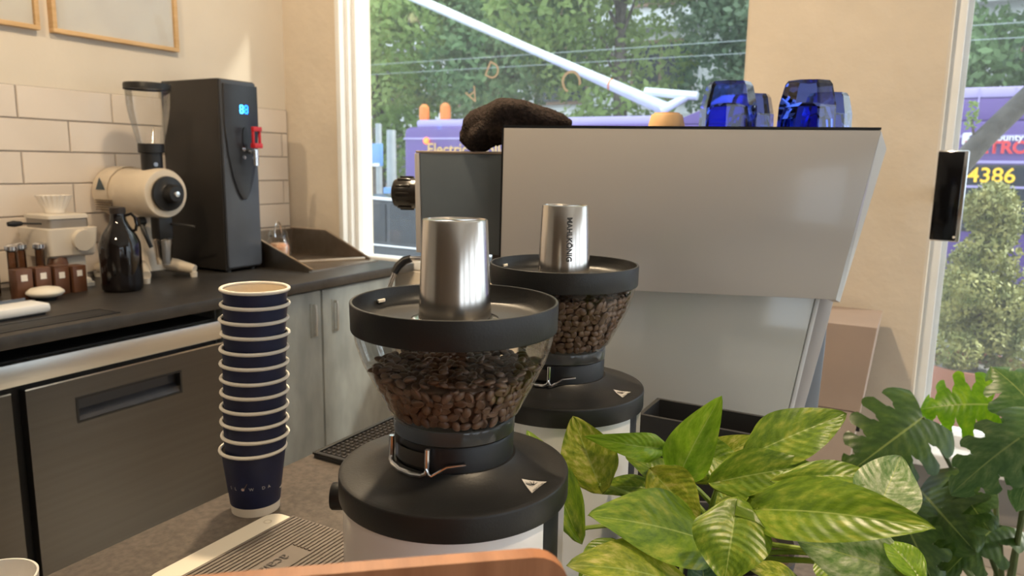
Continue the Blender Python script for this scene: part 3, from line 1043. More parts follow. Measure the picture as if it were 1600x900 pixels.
# ------------------------------------------------------------------ stack of paper cups
def cup_stack():
    base = at(400, 793, Z=BZ)
    ord_ = ['topmost of the stack', 'second from the top', 'third from the top', 'fourth from the top', 'fifth from the top', 'sixth from the top',
            'sixth from the bottom', 'fifth from the bottom', 'fourth from the bottom', 'third from the bottom', 'second from the bottom', 'at the very bottom with printed lettering']
    Hc = hypot(base.x, base.y)
    z_rim0 = at(397, 697, H=Hc).z - BZ      # bottom cup rim height above counter
    z_top = at(397, 449, H=Hc).z - BZ
    step = (z_top - z_rim0) / 11
    rt, rb = .0435, .0325
    h = z_rim0
    wall_me = MB().lathe([(rb + (rt - .0012 - rb) * .14, h * .14), (rt - .0012, h - .003)], 56).mesh('cup_wall', M_navy, 60)
    base_me = MB().lathe([(0, .006), (rb - .003, .006), (rb - .002, 0), (rb, 0), (rb + (rt - .0012 - rb) * .14, h * .14)], 56).mesh('cup_base_band', M_paper, 30)
    ins_me = MB().lathe([(0, .008), (rb - .002, .008), (rt - .003, h - .002)], 56).mesh('cup_lining', mat('cup_lining_cream', (.86, .74, .56), .5, var=.02), 30)
    # rolled rim
    rr = .0025
    rim_me = MB().lathe([(rt + rr * cos(a), h - .001 + rr * sin(a)) for a in [2 * pi * i / 10 for i in range(11)]], 56).mesh('cup_rim', M_paper, 80)
    rnd = random.Random(5)
    for i in range(12):
        k = 11 - i           # height index from bottom
        dx, dy = rnd.uniform(-.0009, .0009), rnd.uniform(-.0009, .0009)
        if k == 0: dx = dy = 0
        t = thing('paper_cup', 'navy paper cup with white rim, ' + ord_[i], 'cup', (base.x + dx + R0.x * .0009 * k, base.y + dy + R0.y * .0009 * k, BZ + .0005 + k * step), YAW, 'stacked navy paper cups')
        t.rotation_euler.x = rnd.uniform(-.012, .012) if k else 0
        t.rotation_euler.y = .02 if k else 0
        obj('cup_wall', wall_me, t)
        obj('cup_rim', rim_me, t)
        obj('cup_lining', ins_me, t)
        obj('cup_base_band', base_me, t)
        if k == 0:
            M_pr = mat('cup_print', (.62, .60, .60), .5)
            yaw0 = radians(-90) - radians(20)
            def wrap(x, y):
                z = h * .47 + y
                r = rb + (rt - .0012 - rb) * z / h + .0003
                a = yaw0 + radians(18) + x / r
                return Vector((r * cos(a), r * sin(a), z))
            def put(s, x, sz=.0062):
                text('cup_lettering', s, sz, M_pr, t, lambda u, v: wrap(u + x, v))
            for s, x in (('S', -.0215), ('L', -.0130), ('W', .0095), ('D', .0255), ('A', .0335)):
                put(s, x)
            text('cup_lettering', 'O', .0062, M_pr, t, lambda u, v: wrap(u - .002, v))
            MB().raw([wrap(-.002 + .0016 * cos(a), .0016 * sin(a)) for a in [2 * pi * q / 10 for q in range(10)]], [tuple(range(10))]).build('print_dot', mat('print_peach', (.8, .55, .45), .5), t, None)
            MB().raw([wrap(-.0006, .001), wrap(.0000, .0006), wrap(.0048, .0088), wrap(.0044, .009)], [(0, 1, 2, 3)]).build('print_stroke', mat('print_brown', (.35, .22, .14), .5), t, None)


cup_stack()


# ------------------------------------------------------------------ scale with ribbed mat
def scale():
    zt = .030
    a = at(262, 897, Z=BZ + zt)
    x0, x1, y0, y1 = -.712, -.545, .455, .645
    t = thing('brew_scale', 'cream coffee scale with ribbed grey-brown mat beside the nearer grinder', 'scale', ((x0 + x1) / 2, (y0 + y1) / 2, BZ))
    hx, hy = (x1 - x0) / 2, (y1 - y0) / 2
    MB().prism([(x, y, .004) for x, y in roundrect(-hx, -hy, hx, hy, .018, 6)], (0, 0, zt - .004), .0025).build('housing', M_cream, t)
    for sx in (-1, 1):
        for sy in (-1, 1):
            MB().lathe([(0, 0), (.008, 0), (.008, .005), (0, .005)], 12, (sx * (hx - .02), sy * (hy - .02), 0)).build('foot', M_blackm, t)
    mx0 = -hx + .036
    m_ = MB().prism([(x, y, zt) for x, y in roundrect(mx0, -hy, hx, hy, .004, 3)], (0, 0, .0022), .0006).build('mat', M_mat, t)
    n = 22
    pw = (hx - mx0) / n
    for i in range(n):
        x = mx0 + (i + .5) * pw
        ya, yb = -hy + .002, hy - .002
        if 9 <= i <= 13:
            MB().box2((x - pw * .32, .040, zt + .002), (x + pw * .32, yb, zt + .0038), .0004).build('mat_rib', M_mat, m_)
            continue
        MB().box2((x - pw * .32, ya, zt + .002), (x + pw * .32, yb, zt + .0038), .0004).build('mat_rib', M_mat, m_)
    cx = mx0 + 11.5 * pw
    text('mat_lettering', 'acaia', .022, mat('print_dark_brown', (.05, .04, .035), .6), m_, lambda x, y: Vector((cx + y, -.002 - x, zt + .0030)), align='CENTER')
    MB().lathe([(.0035, zt + .0002), (.0045, zt + .0004), (.0055, zt + .0002)], 20, (-hx + .017, hy - .026, 0)).build('power_mark', mat('print_cream_grey', (.66, .60, .50), .5), t)


scale()


# ------------------------------------------------------------------ bar mat and plastic bag
def barmat():
    t = thing('rubber_bar_mat', 'black dimpled rubber bar mat behind the nearer grinder', 'bar mat', (-.70, .985, BZ))
    hx, hy = .148, .130
    MB().prism([(x, y, .0) for x, y in roundrect(-hx, -hy, hx, hy, .006, 3)], (0, 0, .006), .001).build('base', M_blackm, t)
    MB().box2((-hx, -hy, .006), (-hx + .008, hy, .010), .001).box2((hx - .008, -hy, .006), (hx, hy, .010), .001).box2((-hx + .008, -hy, .006), (hx - .008, -hy + .008, .010), .001).box2((-hx + .008, hy - .008, .006), (hx - .008, hy, .010), .001).build('raised_edge', M_blackm, t)
    mb_v, mb_f = [], []
    k = 0
    M_nub = mat('rubber_nub', (.040, .034, .030), .5, var=.1)
    for i in range(26):
        for j in range(22):
            x, y = -hx + .014 + i * (2 * hx - .028) / 25, -hy + .014 + j * (2 * hy - .028) / 21
            s = .0034
            mb_v += [(x - s, y - s, .006), (x + s, y - s, .006), (x + s, y + s, .006), (x - s, y + s, .006), (x - s * .6, y - s * .6, .0095), (x + s * .6, y - s * .6, .0095), (x + s * .6, y + s * .6, .0095), (x - s * .6, y + s * .6, .0095)]
            mb_f += [(k + 4, k + 5, k + 6, k + 7), (k, k + 1, k + 5, k + 4), (k + 1, k + 2, k + 6, k + 5), (k + 2, k + 3, k + 7, k + 6), (k + 3, k, k + 4, k + 7)]
            k += 8
    o = flatmesh('nubs', mb_v, mb_f, M_nub, t, False)
    o['kind'] = 'stuff'
    # crumpled plastic bag lying on the far side of the mat
    b = thing('plastic_bag', 'crumpled clear plastic bag lying on the rubber mat', 'bag', (-.665, 1.05, BZ + .010), radians(20))
    bm = bmesh.new()
    bmesh.ops.create_icosphere(bm, subdivisions=5, radius=1)
    for v in bm.verts:
        p = v.co.copy()
        q = 1 + .22 * noise.noise(p * 2.2) + .22 * abs(noise.noise(p * 4.5 + Vector((3, 1, 7)))) + .10 * noise.noise(p * 11)
        v.co = Vector((p.x * .100 * q, p.y * .055 * q, max(-.9, p.z) * .030 * q + .030 + .02 * p.x))
    mb = MB()
    mb.bm.free()
    mb.bm = bm
    me = mb.mesh('film', mat('milky_film', (.86, .83, .78), .18, var=.03, trans=.55), 180)
    obj('film', me, b)
    c = MB().lathe([(0, 0), (.040, .002), (.05, .012), (.046, .020), (.02, .028), (0, .029)], 30, (.0, .0, .006), sx=1.25).build('contents', mat('brown_contents', (.17, .095, .065), .5, var=.3, vs=25), b)


barmat()

# ------------------------------------------------------------------ espresso machine
MROT = radians(19)
MP0 = at(1080, 330, D=1.25)
MD = Vector((cos(MROT), sin(MROT), 0))
MN = Vector((sin(MROT), -cos(MROT), 0))       # towards the camera
MINV = (Matrix.Translation((MP0.x, MP0.y, BZ)) @ Matrix.Rotation(MROT, 4, 'Z')).inverted()


def mp(px, py, back=0):
    """pixel -> machine-local point on the vertical plane `back` metres behind the front panel"""
    d = ray(px, py)
    p0 = MP0 - MN * back
    t = (p0 - CAM).dot(MN) / d.dot(MN)
    return MINV @ (CAM + d * t)


def machine():
    t = thing('espresso_machine', 'large white espresso machine with slanted side panel behind the grinders', 'espresso machine', (MP0.x, MP0.y, BZ), MROT)
    B = (0, 1, 0)
    up = [mp(787, 200), mp(1377, 203), mp(1306, 463), mp(781, 450)]
    zt, zb = (up[0].z + up[1].z) / 2, (up[2].z + up[3].z) / 2
    up[0].z = up[1].z = zt
    up[2].z = up[3].z = zb
    MB().prism(up, (0, .014, 0), .0015).build('back_panel', M_machine, t)
    # black rim around the cup tray
    x0, x1 = up[0].x, up[1].x
    MB().box2((x0, .0, zt + .0005), (x1, .012, zt + .0045)).box2((x0, .40, zt + .0005), (x1, .412, zt + .0045)).box2((x0, .012, zt + .0005), (x0 + .006, .40, zt + .0045)).box2(
        (x1 - .006, .012, zt + .0005), (x1, .40, zt + .0045)).build('tray_rim', M_black, t, None)
    MB().box2((x0 + .006, .014, zt - .012), (x1 - .008, .40, zt - .006)).build('cup_tray', M_dsteel, t, None)
    MB().prism([up[0] + Vector((-.003, 0, 0)), up[0], up[3], up[3] + Vector((-.003, 0, 0))], (0, .012, 0)).build('panel_edge', M_black, t, None)
    # body core behind the panels
    core = [Vector((x0 + .01, .015, zt - .014)), Vector((x1 - .012, .015, zt - .014)), Vector((up[2].x - .008, .015, zb + .004)), Vector((up[3].x + .01, .015, zb + .004))]
    MB().prism(core, (0, .40, 0)).build('upper_body', M_blackm, t, None)
    # right cheek: flares out towards the rear
    ck = [mp(1378, 203, .0), mp(1389, 232, .03), mp(1316, 472, .03), mp(1306, 463, 0)]
    pts = [up[1] + Vector((.001, .004, 0)), up[1] + Vector((.030, .25, -.03)), up[2] + Vector((.030, .25, -.008)), up[2] + Vector((.001, .004, 0))]
    q = [up[1] + Vector((.0006, .002, -.001)), up[1] + Vector((.021, .035, -.028)), up[2] + Vector((.016, .035, -.010)), up[2] + Vector((.0006, .002, -.001))]
    ex = Vector((-.012, .005, 0))
    MB().raw(q + [p + ex for p in q], [(0, 1, 2, 3), (7, 6, 5, 4), (0, 4, 5, 1), (1, 5, 6, 2), (2, 6, 7, 3), (3, 7, 4, 0)]).prism(
        [q[1], q[1] + Vector((-.012, 0, 0)), q[2] + Vector((-.012, 0, 0)), q[2]], (0, .34, 0)).build('side_panel', M_machine, t, None)
    # lower glass panel, set back
    bk = .055
    lo = [mp(790, 449, bk), mp(1276, 455, bk), mp(1226, 664, bk), mp(820, 600, bk)]
    zl = .030
    k_ = (lo[1].z - zl) / max(.01, (lo[1].z - lo[2].z))
    xr = lo[1].x + (lo[2].x - lo[1].x) * k_
    lp = [Vector((lo[0].x, bk, zb + .012)), Vector((lo[1].x + .001, bk, zb + .012)), Vector((xr, bk, zl)), Vector((lo[0].x + .06, bk, zl))]
    MB().prism(lp, (0, .010, 0), .001).build('lower_panel', M_machine2, t)
    edge = [lp[1] + Vector((.0015, 0, 0)), lp[1] + Vector((.009, 0, 0)), lp[2] + Vector((.009, 0, 0)), lp[2] + Vector((.0015, 0, 0))]
    MB().prism(edge, (0, .012, 0), .001).build('panel_edge_strip', M_white_trim, t)
    lc = [lp[0] + Vector((.02, .012, 0)), lp[1] + Vector((-.01, .012, 0)), lp[2] + Vector((-.01, .012, 0)), lp[3] + Vector((.02, .012, 0))]
    MB().prism(lc, (0, .34, 0)).build('lower_body', M_blackm, t, None)
    # right leg cheeks
    a = [lp[1] + Vector((.012, .03, 0)), lp[1] + Vector((.040, .03, 0)), lp[1] + Vector((.030, .03, -.07)), lp[2] + Vector((.034, .03, 0)), lp[2] + Vector((.012, .03, 0))]
    MB().prism(a, (0, .10, 0), .002).build('leg_cheek', mat('lilac_white_panel', (.60, .56, .54), .3, var=.02), t)
    b = [lp[1] + Vector((.036, .06, -.075)), lp[1] + Vector((.036, .06, -.12)), lp[2] + Vector((.068, .06, 0)), lp[2] + Vector((.036, .06, 0))]
    MB().prism(b, (0, .20, 0), .002).build('steel_leg', mat('blue_grey_steel', (.30, .34, .40), .4, .6, var=.05), t)
    for fx in (lp[3].x + .05, xr - .05):
        for fy in (bk + .06, .34):
            MB().lathe([(0, 0), (.022, 0), (.022, .01), (.014, .014), (.014, .032), (0, .032)], 20, (fx, fy, 0)).build('foot', M_chrome, t)
    # left wing: slate panel, steam knob
    wk = .06
    g = [mp(656, 240, wk), mp(790, 241, wk), mp(790, 388, wk), mp(660, 378, wk)]
    g[0].z = g[1].z = (g[0].z + g[1].z) / 2
    g[2].z = g[3].z = g[3].z - .02
    g[1].x = g[2].x = x0 + .012
    MB().prism(g, (0, .008, 0), .001).build('wing_panel', M_greyp, t)
    MB().prism([p + Vector((.004 if i in (0, 3) else 0, .009, -.003 if i < 2 else .004)) for i, p in enumerate(g)], (0, .28, 0)).build('wing_body', M_blackm, t, None)
    top = g[0].z
    MB().box2((g[0].x - .008, wk - .001, top + .0005), (g[1].x, wk + .30, top + .005), .001).build('wing_top', mat('bronze_edge', (.50, .40, .32), .35, .5, var=.05), t)
    MB().prism([g[0] + Vector((-.010, -.002, 0)), g[0] + Vector((-.001, -.002, 0)), g[3] + Vector((-.001, -.002, -.0)), g[3] + Vector((-.012, -.002, 0))], (0, .30, 0), .001).build('wing_cheek', M_machine, t)
    kc = mp(650, 302, wk + .036)
    knb = MB()
    prof = [(0, -.012), (.026, -.012), (.0300, .004), (.0300, .030), (.026, .041), (.018, .045), (0, .046)]
    knb.lathe(prof, 36, M=Matrix.Translation(kc) @ Matrix.Rotation(-pi / 2, 4, 'Y'))
    K = knb.build('steam_knob', mat('gloss_black_knob', (.02, .016, .013), .2, var=.1), t)
    for i in range(12):
        aa = 2 * pi * i / 12
        MB().box(kc + Vector((-.018, .0300 * cos(aa), .0300 * sin(aa))), (.028, .006, .005), 0, .0015, rot=Matrix.Rotation(aa, 3, 'X')).build('knob_ridge', MATS['gloss_black_knob'], K)
    # steam wand
    s0 = mp(700, 402, wk + .05)
    MB().tube([s0 + Vector((.05, .03, .03)), s0, mp(655, 404, wk + .04), mp(640, 404, wk + .04)], .0052, 12).build('wand_pipe', M_chrome, t)
    MB().tube([mp(642, 404, wk + .04), mp(632, 407, wk + .04), mp(622, 416, wk + .035), mp(616, 427, wk + .03)], [.0075, .0085, .0085, .0075], 14).build('wand_grip', M_black, t)
    MB().tube([mp(617, 425, wk + .03), mp(611, 441, wk + .03), mp(600, 480, wk + .03), mp(594, 520, wk + .03)], .0045, 12).build('wand_tip', M_chrome, t)
    # group bits under the wing
    c = mp(776, 400, wk)
    MB().box(c + Vector((.0, .02, 0)), (.022, .03, .06), 0, .004).cyl(c + Vector((-.004, .0, -.02)), c + Vector((-.004, -.02, -.03)), .010, 14).build('group_bracket', M_dsteel, t)
    return t, zt, x0, x1, g


mach, MZT, MX0, MX1, WING = machine()
M_W = Matrix.Translation((MP0.x, MP0.y, BZ)) @ Matrix.Rotation(MROT, 4, 'Z')

# ------------------------------------------------------------------ things on the machine
TRAYZ = MZT - .006


def blue_glass(label, px, back, rz, r=.041, h=.088):
    p = mp(px, 200, back)
    wpos = M_W @ Vector((p.x, p.y, TRAYZ))
    t = thing('blue_tumbler', label, 'glass', wpos, rz, 'upturned blue tumblers')
    M_bl = bpy.data.materials.get('cobalt_glass')
    if not M_bl:
        M_bl = glass('cobalt_glass', (.30, .42, .96), refl=1.8, rough=.03)
    n = 8
    def ring(rad, z, k=n, ph=0):
        return [(rad * cos(2 * pi * (i + ph) / k), rad * sin(2 * pi * (i + ph) / k), z) for i in range(k)]
    # faceted outer wall, rim down, thick foot on top
    lev = [(r * .96, .0), (r, .004), (r * .97, h * .55), (r * .80, h * .93), (r * .70, h), (0, h)]
    vs, fs = [], []
    for rad, z in lev[:-1]:
        vs += ring(rad, z)
    for k in range(len(lev) - 2):
        for i in range(n):
            fs.append((k * n + i, k * n + (i + 1) % n, (k + 1) * n + (i + 1) % n, (k + 1) * n + i))
    vs.append((0, 0, h - .004))
    c = len(vs) - 1
    k = (len(lev) - 2) * n
    for i in range(n):
        fs.append((k + i, k + (i + 1) % n, c))
    # inner wall
    o0 = len(vs)
    inn = [(r * .90, 0), (r * .86, h * .30), (r * .74, h * .52), (r * .4, h * .60)]
    N2 = 16
    for rad, z in inn:
        vs += [(rad * (1 + .03 * cos(pi * i)) * cos(2 * pi * i / N2), rad * (1 + .03 * cos(pi * i)) * sin(2 * pi * i / N2), z) for i in range(N2)]
    for k in range(len(inn) - 1):
        for i in range(N2):
            fs.append((o0 + k * N2 + i, o0 + (k + 1) * N2 + i, o0 + (k + 1) * N2 + (i + 1) % N2, o0 + k * N2 + (i + 1) % N2))
    fs.append(tuple(o0 + (len(inn) - 1) * N2 + i for i in range(N2)))
    for i in range(n):
        fs.append((i, o0 + 2 * i, o0 + 2 * i + 1, (i + 1) % n))
        fs.append(((i + 1) % n, o0 + 2 * i + 1, o0 + (2 * i + 2) % N2))
    MB().raw(vs, fs).build('glass_body', M_bl, t, None)


blue_glass('upturned cobalt blue faceted tumbler on the machine, front left of the four', 1136, .10, radians(10), .050, .092)
blue_glass('upturned cobalt blue faceted tumbler on the machine, front right of the four', 1258, .09, radians(32), .051, .092)
blue_glass('upturned blue tumbler half hidden behind the front left one', 1172, .24, radians(20), .044, .084)
blue_glass('upturned blue tumbler half hidden behind the front right one', 1290, .24, radians(5), .046, .086)

p = M_W @ Vector((mp(1041, 200, .06).x, .06, TRAYZ))
t = thing('tan_cup', 'small upturned tan ceramic cup beside the blue tumblers', 'cup', p)
MB().lathe([(.034, 0), (.034, .004), (.0275, .031), (.0262, .033), (0, .033)], 40).lathe([(.032, 0), (.026, .028), (0, .029)], 32).build('body', mat('tan_ceramic', (.60, .37, .18), .55, var=.06, bump=.05), t)
MB().lathe([(.018, .0331), (.019, .036), (.022, .036), (.023, .0331)], 32).build('foot_ring', MATS['tan_ceramic'], t)


def towel():
    t = thing('black_towel', 'black terry towel rolled over the corner of the espresso machine', 'towel', M_W @ Vector((MX0 + .02, .07, TRAYZ)), MROT)
    Li = (Matrix.Translation(t.location) @ Matrix.Rotation(MROT, 4, 'Z')).inverted() @ M_W
    path = []
    for px, py, bk, r in ((729, 227, .085, .020), (734, 222, .085, .028), (746, 212, .085, .035), (764, 200, .085, .038), (790, 187, .085, .040), (820, 184, .085, .034), (850, 189, .085, .026), (874, 193, .085, .018), (892, 197, .085, .009)):
        path.append((Li @ mp(px, py, bk), r))
    # densify
    N, n = 150, 96
    pts, rs = [], []
    for i in range(N):
        u = i / (N - 1) * (len(path) - 1)
        k = min(int(u), len(path) - 2)
        f_ = u - k
        f_ = f_ * f_ * (3 - 2 * f_) * .5 + f_ * .5
        pts.append(path[k][0].lerp(path[k + 1][0], f_))
        rs.append(path[k][1] + (path[k + 1][1] - path[k][1]) * f_)
    vs, fs = [], []
    # the open end: rings that go back inside the roll
    seq = [(9 - q, .40 + .035 * (9 - q)) for q in range(0)] + [(14, .45), (10, .50), (5, .62), (1, .80), (0, .92)] + [(i, 1) for i in range(1, N)]
    rnd = random.Random(3)
    for i, sc in seq:
        tg = (pts[min(i + 2, N - 1)] - pts[max(0, i - 2)]).normalized()
        b = Vector((0, 1, 0))
        a = tg.cross(b).normalized()
        for j in range(n):
            an = 2 * pi * j / n
            d = a * cos(an) + b * sin(an) * 1.35
            u = i / N
            fold = 1 + .09 * sin(an * 3 + u * 7) + .07 * sin(an * 5 - u * 13 + 1) * (1 - u)
            fold += .16 * noise.noise(Vector((cos(an) * 1.2, sin(an) * 1.2, u * 5)))
            if 12 <= i <= 17 and sc == 1: fold += .05          # woven hem band
            q = pts[i] + d * rs[i] * fold * sc
            q += d * (noise.noise(q * 420) * .0014 + rnd.uniform(-.0007, .0007))
            vs.append(q)
    m_ = len(seq)
    for i in range(m_ - 1):
        for j in range(n):
            fs.append((i * n + j, i * n + (j + 1) % n, (i + 1) * n + (j + 1) % n, (i + 1) * n + j))
    fs += [tuple(range(n))[::-1], tuple(range((m_ - 1) * n, m_ * n))]
    MB().raw(vs, fs).build('roll', mat('black_terry', (.020, .015, .013), .95, col2=(.048, .034, .028), vs=160, bump=.9, bs=420, spec=.12, dist=.004), t, 180)


towel()

# black knock box right of the farther grinder
a = at(1003, 652, H=1.03)
ktop = a.z
t = thing('knock_box', 'low black open-topped bin between farther grinder and espresso machine', 'bin', (a.x + .095, a.y + .055, BZ))
hx, hy, hz = .105, .045, ktop - BZ
mb = MB().box2((-hx, -hy, 0), (hx, -hy + .006, hz)).box2((-hx, hy - .006, 0), (hx, hy, hz)).box2((-hx, -hy + .006, 0), (-hx + .006, hy - .006, hz)).box2((hx - .006, -hy + .006, 0), (hx, hy - .006, hz))
mb.build('walls', M_blackm, t, None)
MB().box2((-hx + .006, -hy + .006, 0), (hx - .006, hy - .006, .006)).build('bottom', M_blackm, t, None)
MB().tube([(-hx + .01, 0, hz - .03), (hx - .01, 0, hz - .03)], .008, 12).build('knock_bar', M_black, t)


# ------------------------------------------------------------------ bin by the pillar, wall tablet
def pbin():
    t = thing('taupe_bin', 'tapered taupe waste bin with lid seam standing against the plaster pillar', 'bin', (-.235, 2.63, 0))
    M_t = mat('taupe_plastic', (.44, .35, .30), .45, var=.04)
    M_t2 = mat('taupe_lid', (.38, .29, .245), .45, var=.04)
    def fr(z0, w0, d0, z1, w1, d1):
        q = [(-w0, -d0, z0), (w0, -d0, z0), (w0, d0, z0), (-w0, d0, z0), (-w1, -d1, z1), (w1, -d1, z1), (w1, d1, z1), (-w1, d1, z1)]
        return MB().raw(q, [(3, 2, 1, 0), (4, 5, 6, 7), (0, 1, 5, 4), (1, 2, 6, 5), (2, 3, 7, 6), (3, 0, 4, 7)])
    W = lambda z: .055 + .088 * (z / .96)
    Dp = lambda z: .10 + .06 * (z / .96)
    zs = .672
    fr(0, W(0), Dp(0), zs, W(zs), Dp(zs)).build('body', M_t, t, None)
    fr(zs + .004, W(zs) + .003, Dp(zs) + .003, .955, W(.955) + .003, Dp(.955) + .003).build('hood', M_t2, t, None)
    MB().box((W(.62) + .004, -.10, .625), (.012, .012, .05)).build('latch', M_black, t, None)


pbin()


def tablet():
    a, b = at(1457, 243, Y=2.66), at(1510, 372, Y=2.66)
    c = (a + b) / 2
    t = thing('wall_display', 'black wall display in a silver frame on the pillar edge', 'display', (c.x, 2.70, c.z - .13), radians(-12))
    w_, h = .043, .142
    MB().box((0, 0, .13), (w_ * 2, .016, h * 2), 0, .006).build('frame', M_chrome, t)
    MB().box((-.004, -.010, .13), (w_ * 2 - .014, .008, h * 2 - .008), 0, .003).build('screen', mat('screen_black', (.004, .004, .005), .12, var=.1), t)
    MB().box((-.030, .085, .13), (.03, .155, .05), 0, .004).build('bracket', M_dsteel, t)
    MB().lathe([(0, 0), (.004, 0), (.003, .002), (0, .002)], 12, M=Matrix.Translation((.028, -.0141, .004)) @ Matrix.Rotation(pi / 2, 4, 'X')).build('status_light', M_paper, t)


tablet()


# ------------------------------------------------------------------ chair
def chair():
    zt = at(880, 852, H=.34).z
    R_, L_ = at(884, 854, H=.34), at(390, 898, Z=zt)
    d = (R_ - L_)
    d.z = 0
    d.normalize()
    ang = atan2(d.y, d.x)
    W = .40
    c = R_ - d * (W / 2)
    t = thing('wooden_stool', 'reddish wooden chair back in the foreground before the nearer grinder', 'chair', (c.x, c.y, 0), ang)
    hw = W / 2
    # gently curved backrest board
    n = 24
    prof = roundrect(-hw, -.19, hw, 0, .018, 6)
    vs, fs = [], []
    xs = sorted(set(round(p[0], 5) for p in prof))
    bm = bmesh.new()
    A = [bm.verts.new((x, 0, z)) for x, z in prof]
    bm.faces.new(A)
    # cut columns so that the board can curve
    for i in range(1, 14):
        x = -hw + W * i / 14
        bmesh.ops.bisect_plane(bm, geom=bm.verts[:] + bm.edges[:] + bm.faces[:], plane_co=(x, 0, 0), plane_no=(1, 0, 0))
    r = bmesh.ops.extrude_face_region(bm, geom=bm.faces[:])
    for e in r['geom']:
        if isinstance(e, bmesh.types.BMVert): e.co.y -= .009
    for v in bm.verts:
        v.co.y -= .10 * (v.co.x * v.co.x) - .10 * hw * hw
        v.co.z += zt
    mb = MB()
    mb.bm.free()
    mb.bm = bm
    mb.build('backrest', M_wood, t, 40)
    for s in (-1, 1):
        MB().tube([(s * .14, .014, zt - .12), (s * .15, -.01, .75), (s * .165, .0, 0)], .012, 12).build('rear_leg', M_blackm, t)
        MB().tube([(s * .15, -.36, .70), (s * .17, -.40, 0)], .012, 12).build('front_leg', M_blackm, t)
    MB().prism([(x, y, .70) for x, y in roundrect(-.19, -.39, .19, -.02, .04, 6)], (0, 0, .02), .004).build('seat', M_wood, t)
    MB().tube([(-.16, -.385, .25), (.16, -.385, .25)], .010, 10).build('foot_rail', M_blackm, t)


chair()

# white cup at the lower left corner
p = at(-14, 905, H=.86)
t = thing('white_mug', 'white mug edge cut off in the lower left corner', 'mug', (p.x, p.y, p.z - .07))


# ------------------------------------------------------------------ leaves
def leaf_mat(name, c1, c2, c3, rough=.32, trans=.35, vein=(.45, .55, .16), vs=5.5):
    if name in MATS: return MATS[name]
    M = bpy.data.materials.new(name)
    M.use_nodes = True
    nt = M.node_tree
    L = nt.links.new
    b = nt.nodes['Principled BSDF']
    b.inputs['Roughness'].default_value = rough
    uv = nt.nodes.new('ShaderNodeUVMap')
    sep = nt.nodes.new('ShaderNodeSeparateXYZ')
    L(uv.outputs[0], sep.inputs[0])

    def math(op, a, b_=None):
        n = nt.nodes.new('ShaderNodeMath')
        n.operation = op
        for i, q in enumerate((a, b_)):
            if q is None: continue
            if isinstance(q, (int, float)): n.inputs[i].default_value = q
            else: L(q, n.inputs[i])
        return n.outputs[0]
    u, v = sep.outputs[0], sep.outputs[1]       # u along midrib 0..1, v across 0..1
    t = math('ABSOLUTE', math('SUBTRACT', math('MULTIPLY', v, 2), 1))
    tc = nt.nodes.new('ShaderNodeTexCoord')
    # marbling, drawn out along the side veins
    comb = nt.nodes.new('ShaderNodeCombineXYZ')
    L(math('MULTIPLY', math('SUBTRACT', u, math('MULTIPLY', t, .28)), 3.2), comb.inputs[0])
    L(math('MULTIPLY', v, 2.2), comb.inputs[1])
    oi = nt.nodes.new('ShaderNodeObjectInfo')
    L(math('MULTIPLY', oi.outputs['Random'], 40), comb.inputs[2])
    n = nt.nodes.new('ShaderNodeTexNoise')
    n.inputs['Scale'].default_value = vs * .45
    n.inputs['Detail'].default_value = 7
    n.inputs['Roughness'].default_value = .68
    L(comb.outputs[0], n.inputs['Vector'])
    r = nt.nodes.new('ShaderNodeValToRGB')
    e = r.color_ramp.elements
    e[0].position, e[0].color = .36, tuple(c1) + (1,)
    e[1].position, e[1].color = .70, tuple(c3) + (1,)
    m_ = e.new(.52)
    m_.color = tuple(c2) + (1,)
    L(n.outputs['Fac'], r.inputs[0])
    # midrib
    mr = math('LESS_THAN', t, .022)
    mx = nt.nodes.new('ShaderNodeMixRGB')
    L(math('MULTIPLY', mr, .55), mx.inputs[0])
    L(r.outputs[0], mx.inputs[1])
    mx.inputs[2].default_value = tuple(vein) + (1,)
    L(mx.outputs[0], b.inputs['Base Color'])
    # side-vein relief
    sv = math('SINE', math('MULTIPLY', math('SUBTRACT', u, math('MULTIPLY', t, .22)), 75))
    bp = nt.nodes.new('ShaderNodeBump')
    bp.inputs['Strength'].default_value = .14
    bp.inputs['Distance'].default_value = .0015
    hsum = math('ADD', sv, math('MULTIPLY', n.outputs['Fac'], 2))
    L(hsum, bp.inputs['Height'])
    L(bp.outputs[0], b.inputs['Normal'])
    tr = nt.nodes.new('ShaderNodeBsdfTranslucent')
    L(mx.outputs[0], tr.inputs[0])
    ms = nt.nodes.new('ShaderNodeMixShader')
    ms.inputs[0].default_value = trans
    L(b.outputs[0], ms.inputs[1])
    L(tr.outputs[0], ms.inputs[2])
    L(ms.outputs[0], nt.nodes['Material Output'].inputs[0])
    MATS[name] = M
    return M


LG = leaf_mat('pothos_green', (.085, .165, .010), (.17, .28, .018), (.38, .42, .060))
LY = leaf_mat('pothos_golden', (.14, .22, .014), (.33, .38, .035), (.68, .60, .20))
LB = leaf_mat('pothos_bright', (.15, .29, .012), (.23, .40, .022), (.36, .48, .06), trans=.5)
LT = leaf_mat('pothos_teal', (.045, .115, .055), (.085, .17, .075), (.20, .28, .12))
LW = leaf_mat('pothos_cream', (.09, .20, .04), (.26, .36, .16), (.58, .62, .46))
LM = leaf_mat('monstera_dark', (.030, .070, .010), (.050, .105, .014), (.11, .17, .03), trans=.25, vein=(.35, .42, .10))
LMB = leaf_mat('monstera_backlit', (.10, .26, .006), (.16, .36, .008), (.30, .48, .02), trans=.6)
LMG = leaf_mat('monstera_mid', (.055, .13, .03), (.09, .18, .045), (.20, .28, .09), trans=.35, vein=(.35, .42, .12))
M_stem = mat('green_stem', (.17, .26, .03), .4, col2=(.28, .36, .07), vs=20)
M_stemd = mat('dark_stem', (.06, .09, .02), .5, col2=(.12, .16, .04), vs=20)


